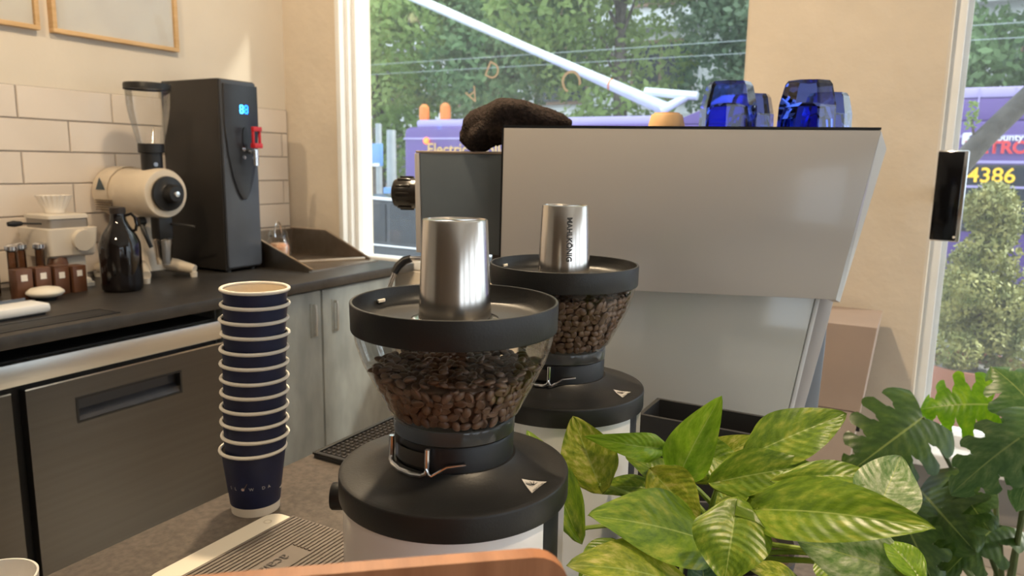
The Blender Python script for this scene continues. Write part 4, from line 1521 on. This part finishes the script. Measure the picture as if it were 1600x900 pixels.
def leaf_frame(B, T, twist, up=.55):
    ax = (T - B)
    Ln = ax.length
    ax.normalize()
    mid = (B + T) / 2
    n = ((CAM - mid).normalized() * (1 - up) + Vector((0, 0, 1)) * up)
    n = (n - ax * n.dot(ax)).normalized()
    n = Matrix.Rotation(radians(twist), 3, ax) @ n
    s = ax.cross(n)
    return ax, n, s, Ln


def leaf(root, inv, B, T, width, m, twist=0, fold=.28, arch=.10, curl=0, notch=.10, up=.45, heart=1.0, wave=.03, seed=0, name='leaf'):
    """pothos leaf: heart base, drawn-out tip; B base, T tip in world space"""
    ax, n, s, Ln = leaf_frame(B, T, twist, up)
    NU, NV = 26, 14
    vs, uv, fs = [], [], []
    rnd = random.Random(seed)
    ph = rnd.uniform(0, 6)
    for i in range(NU + 1):
        u = i / NU
        wd = (sin(pi * min(1, u ** .68)) ** .62) if 0 < u < 1 else 0
        # taper to point
        wd *= (1 - .35 * u ** 3)
        if u < .14: wd = max(wd, .0) 
        for j in range(NV + 1):
            v = j / NV * 2 - 1
            t_ = abs(v)
            x = u * Ln - notch * Ln * heart * t_ * (1 - t_) * 2.2 * (1 - u) ** 3
            # basal lobes reach behind the petiole
            x -= notch * Ln * (1 - u) ** 4 * sin(pi * min(1, t_)) * .9
            wv = wave * width * sin(u * 9 + ph + v * 2) * t_
            y = v * wd * width * .5
            z = fold * abs(y) * (1 - .3 * t_) + wv + arch * Ln * sin(pi * min(1, u * .95)) * (1 if arch > 0 else 1) - curl * Ln * u * u * 1.0
            p = B + ax * x + s * y + n * z
            vs.append(inv @ p)
            uv.append((u, (v + 1) / 2))
    for i in range(NU):
        for j in range(NV):
            a = i * (NV + 1) + j
            fs.append((a, a + 1, a + NV + 2, a + NV + 1))
    return flatmesh(name, vs, fs, m, root, True, uv)


def pothos():
    pot = Vector((-.155, .725, BZ))
    t = thing('potted_pothos', 'golden pothos with broad variegated leaves in a dark pot on the bar', 'plant', pot)
    inv = Matrix.Translation(pot).inverted()
    MB().lathe([(0, 0), (.058, 0), (.062, .004), (.078, .105), (.080, .110), (.076, .110), (.072, .095), (0, .095)], 48).build('pot', mat('dark_grey_pot', (.045, .043, .050), .5, var=.15), t)
    MB().lathe([(0, .098), (.03, .100), (.073, .0955)], 32).build('soil', mat('potting_soil', (.035, .022, .014), .95, var=.4, vs=60, bump=.8), t)
    # base px, tip px, base distance, tip distance, width px, material, twist, fold, arch, up
    S = [
        ((936, 757), (895, 650), .70, .72, 92, LY, -8, .20, .05, .15, 'a'),
        ((898, 828), (822, 672), .66, .70, 66, LG, 12, .45, .10, .10, 'b'),
        ((1030, 700), (917, 683), .74, .70, 46, LB, -30, .3, .30, .35, 'c'),
        ((1062, 742), (1122, 624), .72, .69, 78, LB, -6, .40, .08, .10, 'd'),
        ((1086, 742), (1180, 682), .78, .80, 66, LY, 10, .2, .06, .3, 'e'),
        ((1062, 764), (977, 713), .74, .76, 58, LG, 15, .2, .08, .4, 'f'),
        ((1020, 765), (929, 770), .72, .72, 44, LG, 0, .2, .14, .5, 'g'),
        ((1024, 742), (1094, 818), .69, .66, 84, LY, 8, .25, .06, .25, 'h'),
        ((1108, 846), (917, 806), .66, .58, 132, LG, 6, .16, .05, .30, 'i'),
        ((1060, 912), (884, 884), .60, .54, 118, LY, 0, .15, .07, .45, 'j'),
        ((1148, 806), (1132, 912), .62, .58, 122, LG, 0, .16, .08, .15, 'k'),
        ((1102, 925), (1092, 858), .62, .64, 58, LT, 20, .3, .05, .2, 'l'),
        ((1186, 796), (1464, 828), .64, .56, 112, LG, -6, .26, .05, .26, 'm'),
        ((1180, 706), (1323, 647), .72, .76, 84, LG, -10, .22, .03, .15, 'n'),
        ((1125, 752), (1272, 728), .70, .72, 78, LG, 4, .24, .07, .25, 'o'),
        ((1225, 752), (1392, 756), .69, .72, 48, LG, -6, .3, .12, .40, 'p'),
        ((1368, 806), (1407, 713), .68, .74, 90, LW, 6, .2, .05, .10, 'q'),
        ((1408, 893), (1246, 846), .62, .62, 100, LW, -8, .2, .06, .30, 'r'),
        ((1436, 902), (1380, 843), .61, .63, 50, LB, 22, .35, .08, .25, 's'),
        ((1120, 786), (1198, 778), .74, .78, 48, LY, 0, .2, .05, .4, 't'),
        ((1240, 905), (1168, 888), .66, .64, 42, LY, 0, .2, .05, .5, 'u'),
        ((1080, 702), (1172, 742), .76, .76, 60, LG, 0, .2, .05, .3, 'v'),
        ((960, 852), (905, 905), .64, .60, 60, LG, 0, .2, .05, .4, 'w'),
        ((1300, 870), (1330, 935), .66, .62, 70, LG, 0, .2, .05, .3, 'x'),
        ((1010, 820), (1040, 770), .76, .78, 60, LT, 0, .2, .05, .2, 'y'),
    ]
    crown = pot + Vector((0, 0, .10))
    for k, (b, tp, hb, ht, wpx, m_, tw, fo, ar, up, nm) in enumerate(S):
        B, T = at(*b, H=hb), at(*tp, H=ht)
        wd = wpx * (hb + ht) / 2 / F * 1.03
        curl = .10 if nm in 'd' else (.12 if nm in 'c' else 0)
        leaf(t, inv, B, T, wd, m_, tw, fo, ar, curl, .10 if nm != 'k' else .22, up, seed=k)
        # petiole
        src = crown + Vector((.03 * cos(k * 2.4), .03 * sin(k * 2.4), 0))
        mid = (B + src) / 2 + Vector((0, 0, .012)) + (B - src) * .12
        pts = []
        for i in range(9):
            u = i / 8
            pts.append(inv @ (src * (1 - u) ** 2 + mid * 2 * u * (1 - u) + B * u * u))
        MB().tube(pts, [.0032 - .0012 * i / 8 for i in range(9)], 8).build('petiole', M_stem, t)


pothos()


def monstera_leaf(root, inv, B, T, width, m, lobes=5, gap=.55, inner=.42, twist=0, up=.35, fold=.15, arch=.08, droop=.1):
    ax, n, s, Ln = leaf_frame(B, T, twist, up)
    vs, uv, fs = [], [], []

    def pos(u, v):
        t_ = abs(v)
        wd = sin(pi * (.06 + .94 * u) ** .60) ** .75 if u < 1 else 0
        x = u * Ln + .20 * Ln * t_ * t_ * (.3 + .7 * u) * (1 - u) - .22 * Ln * (1 - u) ** 3 * t_
        y = v * max(wd, .02) * width * .5
        z = -fold * abs(y) * t_ + arch * Ln * sin(pi * u) - droop * width * .5 * t_ * t_
        return B + ax * x + s * y + n * z
    for side in (-1, 1):
        for k in range(lobes):
            u0, u1 = k / lobes, (k + 1) / lobes
            NU, NV = 5, 9
            base = len(vs)
            for i in range(NU + 1):
                f = i / NU
                for j in range(NV + 1):
                    t_ = j / NV
                    g = max(0, (t_ - inner) / (1 - inner))
                    g = min(1, g * 2.5) * gap * .5
                    if k == 0 : lo = 0
                    else: lo = g
                    hi = 0 if k == lobes - 1 else g
                    ff = lo + (1 - lo - hi) * f
                    u = u0 + (u1 - u0) * ff
                    # rounded lobe ends
                    tt = t_ * (1 - .10 * (2 * f - 1) ** 2 * (t_ > .6))
                    vs.append(inv @ pos(min(u, .999), side * tt))
                    uv.append((u, (side * t_ + 1) / 2))
            for i in range(NU):
                for j in range(NV):
                    a = base + i * (NV + 1) + j
                    fs.append((a, a + 1, a + NV + 2, a + NV + 1))
    return flatmesh('leaf', vs, fs, m, root, True, uv)


def monstera():
    c = at(1530, 760, H=2.05)
    pot = Vector((c.x + .10, c.y - .02, 0))
    t = thing('potted_monstera', 'monstera with large split leaves on the floor by the right window', 'plant', pot)
    inv = Matrix.Translation(pot).inverted()
    MB().lathe([(0, 0), (.11, 0), (.115, .006), (.15, .27), (.155, .28), (.147, .28), (.14, .25), (0, .25)], 48).build('pot', mat('black_pot', (.02, .02, .022), .45, var=.15), t)
    MB().lathe([(0, .255), (.06, .257), (.141, .251)], 32).build('soil', MATS['potting_soil'], t)
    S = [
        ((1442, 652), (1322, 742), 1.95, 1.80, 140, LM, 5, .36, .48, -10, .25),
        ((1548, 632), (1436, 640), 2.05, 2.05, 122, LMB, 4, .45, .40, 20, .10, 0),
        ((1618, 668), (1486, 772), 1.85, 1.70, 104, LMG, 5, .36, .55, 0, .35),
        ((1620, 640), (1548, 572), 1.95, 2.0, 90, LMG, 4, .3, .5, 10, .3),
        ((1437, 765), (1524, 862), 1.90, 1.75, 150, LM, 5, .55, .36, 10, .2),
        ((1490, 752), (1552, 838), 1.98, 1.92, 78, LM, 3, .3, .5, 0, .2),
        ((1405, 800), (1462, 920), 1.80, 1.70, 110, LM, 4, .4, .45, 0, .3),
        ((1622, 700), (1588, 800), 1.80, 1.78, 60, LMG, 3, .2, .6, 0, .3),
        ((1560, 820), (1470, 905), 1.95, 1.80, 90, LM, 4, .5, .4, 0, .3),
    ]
    for k, q in enumerate(S):
        b, tp, hb, ht, wpx, m_, lb, gp, inn, tw, up = q[:11]
        if gp > 1: gp = .42
        B, T = at(*b, H=hb), at(*tp, H=ht)
        monstera_leaf(t, inv, B, T, wpx * (hb + ht) / 2 / F, m_, lb, gp, inn, tw, up)
        src = pot + Vector((.04 * cos(k * 2.1), .04 * sin(k * 2.1), .25))
        mid = (B * .45 + src * .55) + Vector((0, 0, .10))
        pts = [inv @ (src * (1 - u) ** 2 + mid * 2 * u * (1 - u) + B * u * u) for u in [i / 9 for i in range(10)]]
        MB().tube(pts, [.008 - .0035 * i / 9 for i in range(10)], 8).build('petiole', M_stemd, t)


monstera()

# ------------------------------------------------------------------ outside
SZ = -.60
M_pave = mat('pavement', (.42, .42, .41), .85, var=.1, vs=2)
M_road = mat('asphalt', (.11, .115, .12), .85, var=.15, vs=4)
struct('ground_pavement', MB().box2((-30, YW + .26, -.3), (30, 6.2, -.02)), M_pave)
struct('ground_street', MB().box2((-45, 6.2, SZ - .2), (40, 60, SZ)), M_road)


def leaf_cloud(name, root, blobs, count, size, m, seed, squash=.75):
    rs = np.random.RandomState(seed)
    vols = np.array([b[3] ** 2 for b in blobs])
    pick = rs.choice(len(blobs), count, p=vols / vols.sum())
    bl = np.array([b[:4] for b in blobs])[pick]
    d = rs.normal(size=(count, 3))
    d /= np.linalg.norm(d, axis=1)[:, None]
    rad = bl[:, 3:4] * rs.uniform(.55, 1.0, (count, 1)) ** .6
    c = bl[:, :3] + d * rad * np.array([1, 1, squash])
    a = rs.normal(size=(count, 3))
    a /= np.linalg.norm(a, axis=1)[:, None]
    nrm = d + rs.normal(size=(count, 3)) * .6
    b = np.cross(nrm, a)
    b /= np.linalg.norm(b, axis=1)[:, None] + 1e-9
    sz = size * rs.uniform(.6, 1.35, (count, 1))
    V = np.stack([c - a * sz, c - b * sz * .55, c + a * sz, c + b * sz * .55], 1).reshape(-1, 3)
    Fq = np.arange(count * 4).reshape(-1, 4)
    me = bpy.data.meshes.new(name)
    me.vertices.add(count * 4)
    me.vertices.foreach_set('co', V.astype(np.float32).ravel())
    me.loops.add(count * 4)
    me.loops.foreach_set('vertex_index', Fq.astype(np.int32).ravel())
    me.polygons.add(count)
    me.polygons.foreach_set('loop_start', np.arange(0, count * 4, 4, dtype=np.int32))
    me.update(calc_edges=True)
    me.materials.append(m)
    o = obj(name, me, root)
    o['kind'] = 'stuff'
    return o


def foliage_mat(name, a, b, trans=.3):
    M = mat(name, a, .7, col2=b, vs=.55, spec=.2)
    nt = M.node_tree
    if not any(n.type == 'BSDF_TRANSLUCENT' for n in nt.nodes):
        p = nt.nodes['Principled BSDF']
        src = p.inputs['Base Color'].links[0].from_socket
        tr = nt.nodes.new('ShaderNodeBsdfTranslucent')
        nt.links.new(src, tr.inputs[0])
        ms = nt.nodes.new('ShaderNodeMixShader')
        ms.inputs[0].default_value = trans
        nt.links.new(p.outputs[0], ms.inputs[1])
        nt.links.new(tr.outputs[0], ms.inputs[2])
        nt.links.new(ms.outputs[0], nt.nodes['Material Output'].inputs[0])
    return M


M_bark = mat('bark', (.16, .13, .11), .9, var=.35, vs=8, bump=.6, bs=20)


def tree(label, x, y, h, r, m_, seed, n=15000):
    t = thing('street_tree', label, 'tree', (x, y, SZ), 0, 'trees across the street')
    rnd = random.Random(seed)
    MB().tube([(0, 0, 0), (.1, .0, h * .3), (-.05, .1, h * .6), (0, 0, h * .85)], [.26, .2, .14, .05], 12).build('trunk', M_bark, t)
    blobs = []
    for i in range(16):
        a = rnd.uniform(0, 2 * pi)
        q = rnd.uniform(.2, 1) * r * .75
        zz = h * rnd.uniform(.22, .95)
        k = 1 - abs(zz / h - .55) * .9
        blobs.append((q * cos(a) * k, q * sin(a) * k, zz, r * rnd.uniform(.36, .58)))
        MB().tube([(0, 0, zz * .75), (q * cos(a) * k * .6, q * sin(a) * k * .6, zz)], [.06, .02], 6).build('branch', M_bark, t)
    leaf_cloud('foliage', t, blobs, n, .115, m_, seed)


FG = foliage_mat('foliage_fresh', (.22, .34, .09), (.48, .60, .22), .45)
FD = foliage_mat('foliage_deep', (.16, .29, .12), (.38, .52, .26), .45)
FS = foliage_mat('foliage_bluegreen', (.17, .28, .17), (.42, .53, .34), .45)
for x, y, h, r, m_, sd_, lb in (
        (-15.2, 18.5, 9.5, 3.4, FG, 1, 'fresh green street tree at the left window edge behind the bus rear'),
        (-11.6, 20.5, 10, 3.2, FD, 2, 'deep green street tree behind the trolley pole tip'),
        (-7.6, 19.5, 10.5, 3.4, FG, 3, 'fresh green street tree behind the middle of the bus'),
        (-4.2, 20.5, 10, 3.2, FS, 4, 'blue-green street tree behind the trolley pole base'),
        (-1.0, 19.0, 9.5, 3.2, FD, 5, 'deep green street tree just left of the plaster pillar'),
        (2.6, 19.5, 10.5, 3.5, FS, 6, 'blue-green street tree seen through the right window')):
    tree(lb, x, y, h, r, m_, sd_)


# building behind the trees
def building():
    t = thing('apartment_building', 'pale grey building with brown window bays behind the street trees', 'building', (-6, 27, SZ))
    MB().box2((-26, 0, 0), (24, 8, 16)).build('wall', mat('pale_concrete', (.78, .78, .80), .8, var=.1, vs=.6), t, None)
    Mw = mat('dark_window_glass', (.05, .06, .07), .1, var=.2)
    Mb = mat('brown_cladding', (.30, .19, .13), .7, var=.1, vs=2)
    Ms = mat('white_slab', (.78, .78, .79), .7, var=.05)
    for fl in range(4):
        z = 1.0 + fl * 3.4
        MB().box2((-26, -.35, z + 2.6), (24, 0, z + 2.95)).build('floor_slab', Ms, t, None)
        for i in range(12):
            x = -24 + i * 4
            f = MB().box2((x, -.12, z), (x + 2.3, 0, z + 2.2)).build('window', Mb, t, None)
            MB().box2((x + .12, -.14, z + .12), (x + 1.08, -.125, z + 2.08)).build('pane', Mw, f, None)
            MB().box2((x + 1.2, -.14, z + .12), (x + 2.18, -.125, z + 2.08)).build('pane', Mw, f, None)


building()


# ------------------------------------------------------------------ bus
def bus():
    Y0 = 13.0
    x0, x1 = -9.95, 7.0
    t = thing('trolley_bus', 'purple trolley bus numbered 4386 passing outside both windows', 'bus', ((x0 + x1) / 2, Y0 + 1.25, SZ))
    L = t.location
    f = lambda x, y, z: (x - L.x, y - L.y, z - L.z)
    M_p = mat('bus_purple', (.125, .070, .285), .35, var=.06, vs=1)
    M_p2 = mat('bus_lavender', (.42, .36, .66), .4, var=.05, vs=1)
    M_g = mat('bus_window', (.030, .038, .055), .12, var=.3, vs=1)
    M_k = mat('bus_black', (.02, .02, .022), .5)
    zr = 2.20
    MB().box2(f(x0, Y0, SZ + .35), f(x1, Y0 + 2.5, zr), .12).build('body', M_p, t, 40)
    MB().box2(f(x0 + .25, Y0 + .12, zr - .02), f(-4.1, Y0 + 2.38, zr + .15), .06).build('roof_edge', M_p2, t)
    # roof fairing with lavender cap
    yf = Y0 + .04
    MB().prism([f(-4.15, yf, zr - .02), f(x1 - .3, yf, zr - .02), f(x1 - .3, yf, 2.50), f(-3.35, yf, 2.50)], (0, 2.4, 0), .03).build('roof_fairing', M_p, t)
    MB().prism([f(-3.45, yf, 2.50), f(x1 - .3, yf, 2.50), f(x1 - .3, yf, 2.66), f(-3.2, yf, 2.66)], (0, 2.4, 0), .05).build('fairing_cap', M_p2, t)
    # seams on fairing
    for x in (-1.2, .55, 1.0, 2.8):
        MB().box2(f(x, yf - .012, zr), f(x + .02, yf + .01, 2.64)).build('fairing_seam', M_p2, t, None)
    MB().box2(f(x0 + .02, Y0 - .012, 1.93), f(x1 - .2, Y0 + .02, 1.97)).build('belt_line', M_p2, t, None)
    MB().box2(f(x0 + 1.5, Y0 - .014, 1.56), f(x1 - .2, Y0 + .02, 1.60)).build('belt_line', M_p2, t, None)
    # windows along the side
    x = -8.6
    while x < x1 - 1.2:
        wf = MB().box2(f(x, Y0 - .02, .55), f(x + 1.42, Y0 + .02, 1.54), .01).build('window_frame', M_k, t)
        MB().box2(f(x + .05, Y0 - .026, 1.24), f(x + 1.37, Y0 - .018, 1.50)).build('pane', M_g, wf, None)
        MB().box2(f(x + .05, Y0 - .026, .60), f(x + 1.37, Y0 - .018, 1.20)).build('pane', M_g, wf, None)
        MB().box2(f(x + .03, Y0 - .03, 1.20), f(x + 1.39, Y0 - .018, 1.235)).build('transom', M_p2, wf, None)
        x += 1.5
    for wx in (-7.8, -1.6, 4.6):
        w_ = MB().lathe([(0, -.02), (.28, -.02), (.46, .0), (.48, .03), (.48, .25), (.46, .28), (0, .28)], 32, M=Matrix.Translation(f(wx, Y0 - .01, SZ + .48)) @ Matrix.Rotation(-pi / 2, 4, 'X')).build('wheel', M_k, t)
        MB().lathe([(0, -.03), (.2, -.03), (.24, -.018), (0, -.018)], 24, M=Matrix.Translation(f(wx, Y0 - .01, SZ + .48)) @ Matrix.Rotation(-pi / 2, 4, 'X')).build('hub_cap', M_chrome, w_)
    # lettering
    front = lambda px, py, rot=0: (lambda x, y, p=at(px, py, Y=Y0 - .055): Vector((p.x + x, p.y, p.z + y)) - L)
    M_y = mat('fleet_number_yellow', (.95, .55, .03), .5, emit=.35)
    M_rd = mat('metro_red', (.75, .06, .08), .5)
    M_w = mat('bus_white', (.85, .85, .88), .5)
    M_au = mat('bus_gold', (.75, .48, .16), .5)
    text('fleet_number', '4386', .30, M_y, t, front(1549, 275), bold=.004)
    text('operator_name', 'METRO', .24, M_rd, t, front(1556, 231), bold=.01)
    text('operator_county', 'King County', .14, M_w, t, front(1553, 215), bold=.003)
    q = at(1517, 217, Y=Y0 - .025)
    lg = MB().prism([(a - L.x + q.x, q.y - L.y, b - L.z + q.z) for a, b in roundrect(-.11, -.09, .11, .09, .03, 4)], (0, .02, 0)).build('county_emblem', M_w, t, None)
    MB().prism([(a - L.x + q.x, q.y - .004 - L.y, b - L.z + q.z) for a, b in ((-.06, -.06), (-.01, -.07), (.03, -.02), (.05, .03), (.01, .06), (-.04, .05), (-.02, .0))], (0, .003, 0)).build('emblem_mark', M_p, lg, None)
    text('slogan', 'Electric Trolley', .34, M_au, t, front(733, 234), bold=.004)
    # red marker lamp
    q = at(666, 220, Y=Y0 - .03)
    MB().lathe([(0, 0), (.07, 0), (.055, .03), (0, .04)], 20, M=Matrix.Translation(q - L) @ Matrix.Rotation(pi / 2, 4, 'X')).build('marker_lamp', mat('marker_red', (1, .12, .02), .4, emit=4), t)
    # roof things
    Mo = mat('orange_plastic', (.85, .24, .04), .5, var=.1)
    for px, py, s in ((663, 178, 1.0), (696, 178, 1.05)):
        q = at(px, py, Y=Y0 + .6)
        MB().lathe([(.10 * s, 0), (.115 * s, .10), (.105 * s, .30 * s), (.05, .36 * s), (0, .37 * s)], 18, (q.x - L.x, q.y - L.y, zr + .15 - L.z)).build('roof_beacon', Mo, t)
    # trolley poles
    Mpole = mat('pole_white', (.74, .80, .84), .35, .2, var=.08, vs=2)
    for dy, dpx in ((.75, 0), (1.35, 6)):
        a = at(1042, 168 + dpx, Y=Y0 + dy)
        b = at(640, -4 - dpx, Y=Y0 + dy)
        d = (b - a).normalized()
        pl = MB().tube([a - L, (a + (b - a) * .3) - L, b - L, b + d * 2.5 - L], [.10, .085, .065, .05], 12).build('trolley_pole', Mpole, t)
        MB().tube([a + (b - a) * .19 - L, a + (b - a) * .195 - L], .095, 12).build('pole_band', Mo, pl)
        MB().tube([at(1075, 150, Y=Y0 + dy) - L, at(1034, 172, Y=Y0 + dy) - L], [.07, .09], 10).tube([at(1008, 143, Y=Y0 + dy) - L, at(1090, 150, Y=Y0 + dy) - L], [.08, .08], 10).build('pole_base_frame', Mpole, t)
    # overhead wires are separate things


bus()
for i, (py, lb) in enumerate(((104, 'upper thin overhead trolley wire above the bus'), (96, 'lower thin overhead trolley wire above the bus'))):
    z = at(1100, 88 if i else 78, Y=15).z
    o = MB().tube([(-30, 14.2 + i * .7, z), (30, 14.2 + i * .7, z)], .006, 6).build('overhead_wire', mat('wire_grey', (.40, .46, .43), .5), None)
    tag(o, lb, 'wire', 'overhead wires')


# ------------------------------------------------------------------ parked car
def car():
    t = thing('parked_car', 'dark parked car outside the left window below the bus', 'car', (-5.5, 8.3, SZ))
    t.scale = (1.06, 1.06, 1.06)
    M_c = mat('car_paint', (.030, .036, .048), .22, var=.1)
    Mg = mat('car_glass', (.03, .035, .045), .12, var=.1, spec=.3)
    side = [(-2.1, .28), (2.1, .28), (2.15, .62), (1.95, .86), (.95, .95), (.25, 1.48), (-1.05, 1.52), (-1.75, 1.02), (-2.1, .95), (-2.18, .55)]
    MB().prism([(x, -.85, z) for x, z in side], (0, 1.7, 0), .06).build('body', M_c, t, 40)
    for y in (-.868, .855):
        MB().prism([(x, y, z) for x, z in ((.78, .98), (.2, 1.40), (-.35, 1.43), (-.35, .98))], (0, .012, 0)).build('side_window', Mg, t, None)
        MB().prism([(x, y, z) for x, z in ((-.42, .98), (-.42, 1.43), (-1.0, 1.43), (-1.5, 1.02))], (0, .012, 0)).build('side_window', Mg, t, None)
        MB().tube([(1.0, y * 1.0, .97), (.25, y, 1.47), (-1.05, y, 1.51), (-1.75, y, 1.02)], .02, 8).build('roof_trim', M_chrome, t)
        MB().tube([(2.0, y, .90), (-2.1, y, .95)], .022, 8).build('belt_trim', M_chrome, t)
        for x in (-1.3, 1.35):
            MB().lathe([(0, -.01), (.2, -.01), (.31, .0), (.32, .03), (.32, .2), (0, .2)], 28, M=Matrix.Translation((x, -.86 if y < 0 else .66, .32)) @ Matrix.Rotation(-pi / 2, 4, 'X')).build('wheel', M_blackm, t)
    MB().prism([(.99, -.72, .955), (.30, -.66, 1.475), (.30, .66, 1.475), (.99, .72, .955)], (.012, 0, .012)).build('windscreen', Mg, t, None)
    MB().prism([(-1.72, -.72, 1.06), (-1.1, -.66, 1.50), (-1.1, .66, 1.50), (-1.72, .72, 1.06)], (-.012, 0, .012)).build('rear_window', Mg, t, None)


car()

# street sign
q = at(592, 242, Y=9.6)
t = thing('street_sign', 'blue street sign on a pale pole left of the bus', 'sign', (q.x, q.y, SZ))
MB().tube([(0, 0, 0), (0, 0, q.z - SZ + .5)], .05, 12).build('pole', mat('galvanised', (.36, .39, .41), .5, .3, var=.1), t)
MB().box((0, -.06, q.z - SZ), (.26, .02, .36), 0, .01).build('panel', mat('sign_blue', (.16, .34, .72), .4), t)
MB().box((0, -.075, q.z - SZ - .16), (.14, .006, .05), 0).build('sign_stripe', mat('sign_white', (.85, .86, .88), .5), t, None)
q = at(612, 270, Y=10.5)
t = thing('utility_pole', 'slim grey utility pole beside the blue street sign', 'pole', (q.x, q.y, SZ))
MB().tube([(0, 0, 0), (0, 0, 2.6)], [.10, .08], 14).build('shaft', MATS['galvanised'], t)
MB().box((0, 0, 1.35), (.24, .2, .5), 0, .02).build('meter_box', MATS['sign_blue'], t)


# conifer shrub in a terracotta pot on the pavement
def shrub():
    c = at(1522, 560, Y=4.25)
    t = thing('potted_shrub', 'bushy green shrub in a terracotta pot on the pavement', 'shrub', (c.x, 4.25, -.02))
    zr = c.z + .02 - .02
    MB().lathe([(0, 0), (.19, 0), (.20, .01), (.245, zr - .10), (.262, zr - .10), (.268, zr - .03), (.262, zr), (.245, zr), (.238, zr - .06), (0, zr - .06)], 48).build('pot', mat('terracotta', (.42, .18, .12), .7, var=.12, vs=6), t)
    MB().lathe([(0, zr - .04), (.15, zr - .045), (.24, zr - .055)], 32).build('soil', mat('grey_gravel', (.30, .29, .28), .9, var=.5, vs=60, bump=.8), t)
    MB().tube([(0, 0, zr - .06), (.01, 0, zr + .3), (0, 0, zr + .75)], [.022, .018, .006], 10).build('stem', M_bark, t)
    blobs = []
    rnd = random.Random(8)
    hz = at(1545, 298, Y=4.25).z + .02 - zr
    for i in range(46):
        f_ = rnd.random() ** 1.1
        rr = .25 * (1 - f_ * .78)
        a = rnd.uniform(0, 2 * pi)
        q = rr * rnd.uniform(.3, 1)
        blobs.append((q * cos(a), q * sin(a), zr + .03 + f_ * (hz - .08), .10))
    leaf_cloud('foliage', t, blobs, 26000, .012, mat('shrub_leaf', (.14, .18, .045), .6, col2=(.56, .55, .22), vs=12), 21, 1)


shrub()

# slanting young trunk on the pavement, right window
t = thing('leaning_trunk', 'slanting grey tree trunk crossing the right window', 'tree', (-.05, 4.75, -.02))
L = t.location
a, b = at(1490, 262, Y=4.7), at(1640, 118, Y=4.9)
pts = [Vector((0, 0, 0)), Vector((-.02, -.01, .8)), (a + Vector((-.05, 0, -.1))) - L, (a + (b - a) * .3) - L, b - L, b + (b - a) * 2 - L]
MB().tube(pts, [.09, .075, .062, .055, .05, .035], 16).build('trunk', mat('grey_bark', (.11, .10, .095), .9, var=.3, vs=12, bump=.7, bs=30), t)
q = a + (b - a) * .22
sp = MB().tube([q - L, q - L + Vector((-.01, 0, .07)), q - L + Vector((-.03, 0, .16))], [.010, .007, .004], 8).build('shoot', M_bark, t)
leaf_cloud('foliage', t, [tuple((q - L + Vector((-.025, 0, .13 + .05 * k)))[:]) + (.035 - .007 * k,) for k in range(3)], 90, .014, FG, 4, 1)

# white mug parts (object created above)
mg = bpy.data.objects.get('white_mug')
MB().lathe([(0, 0), (.026, 0), (.030, .006), (.038, .03), (.041, .07), (.039, .07), (.036, .03), (.028, .008), (0, .007)], 40).build('bowl', mat('mug_white', (.85, .82, .78), .25, var=.02), mg, 60)
MB().tube([(-.036, .0, .058), (-.055, 0, .052), (-.060, 0, .036), (-.050, 0, .02), (-.034, 0, .018)], .005, 10).build('handle', MATS['mug_white'], mg)
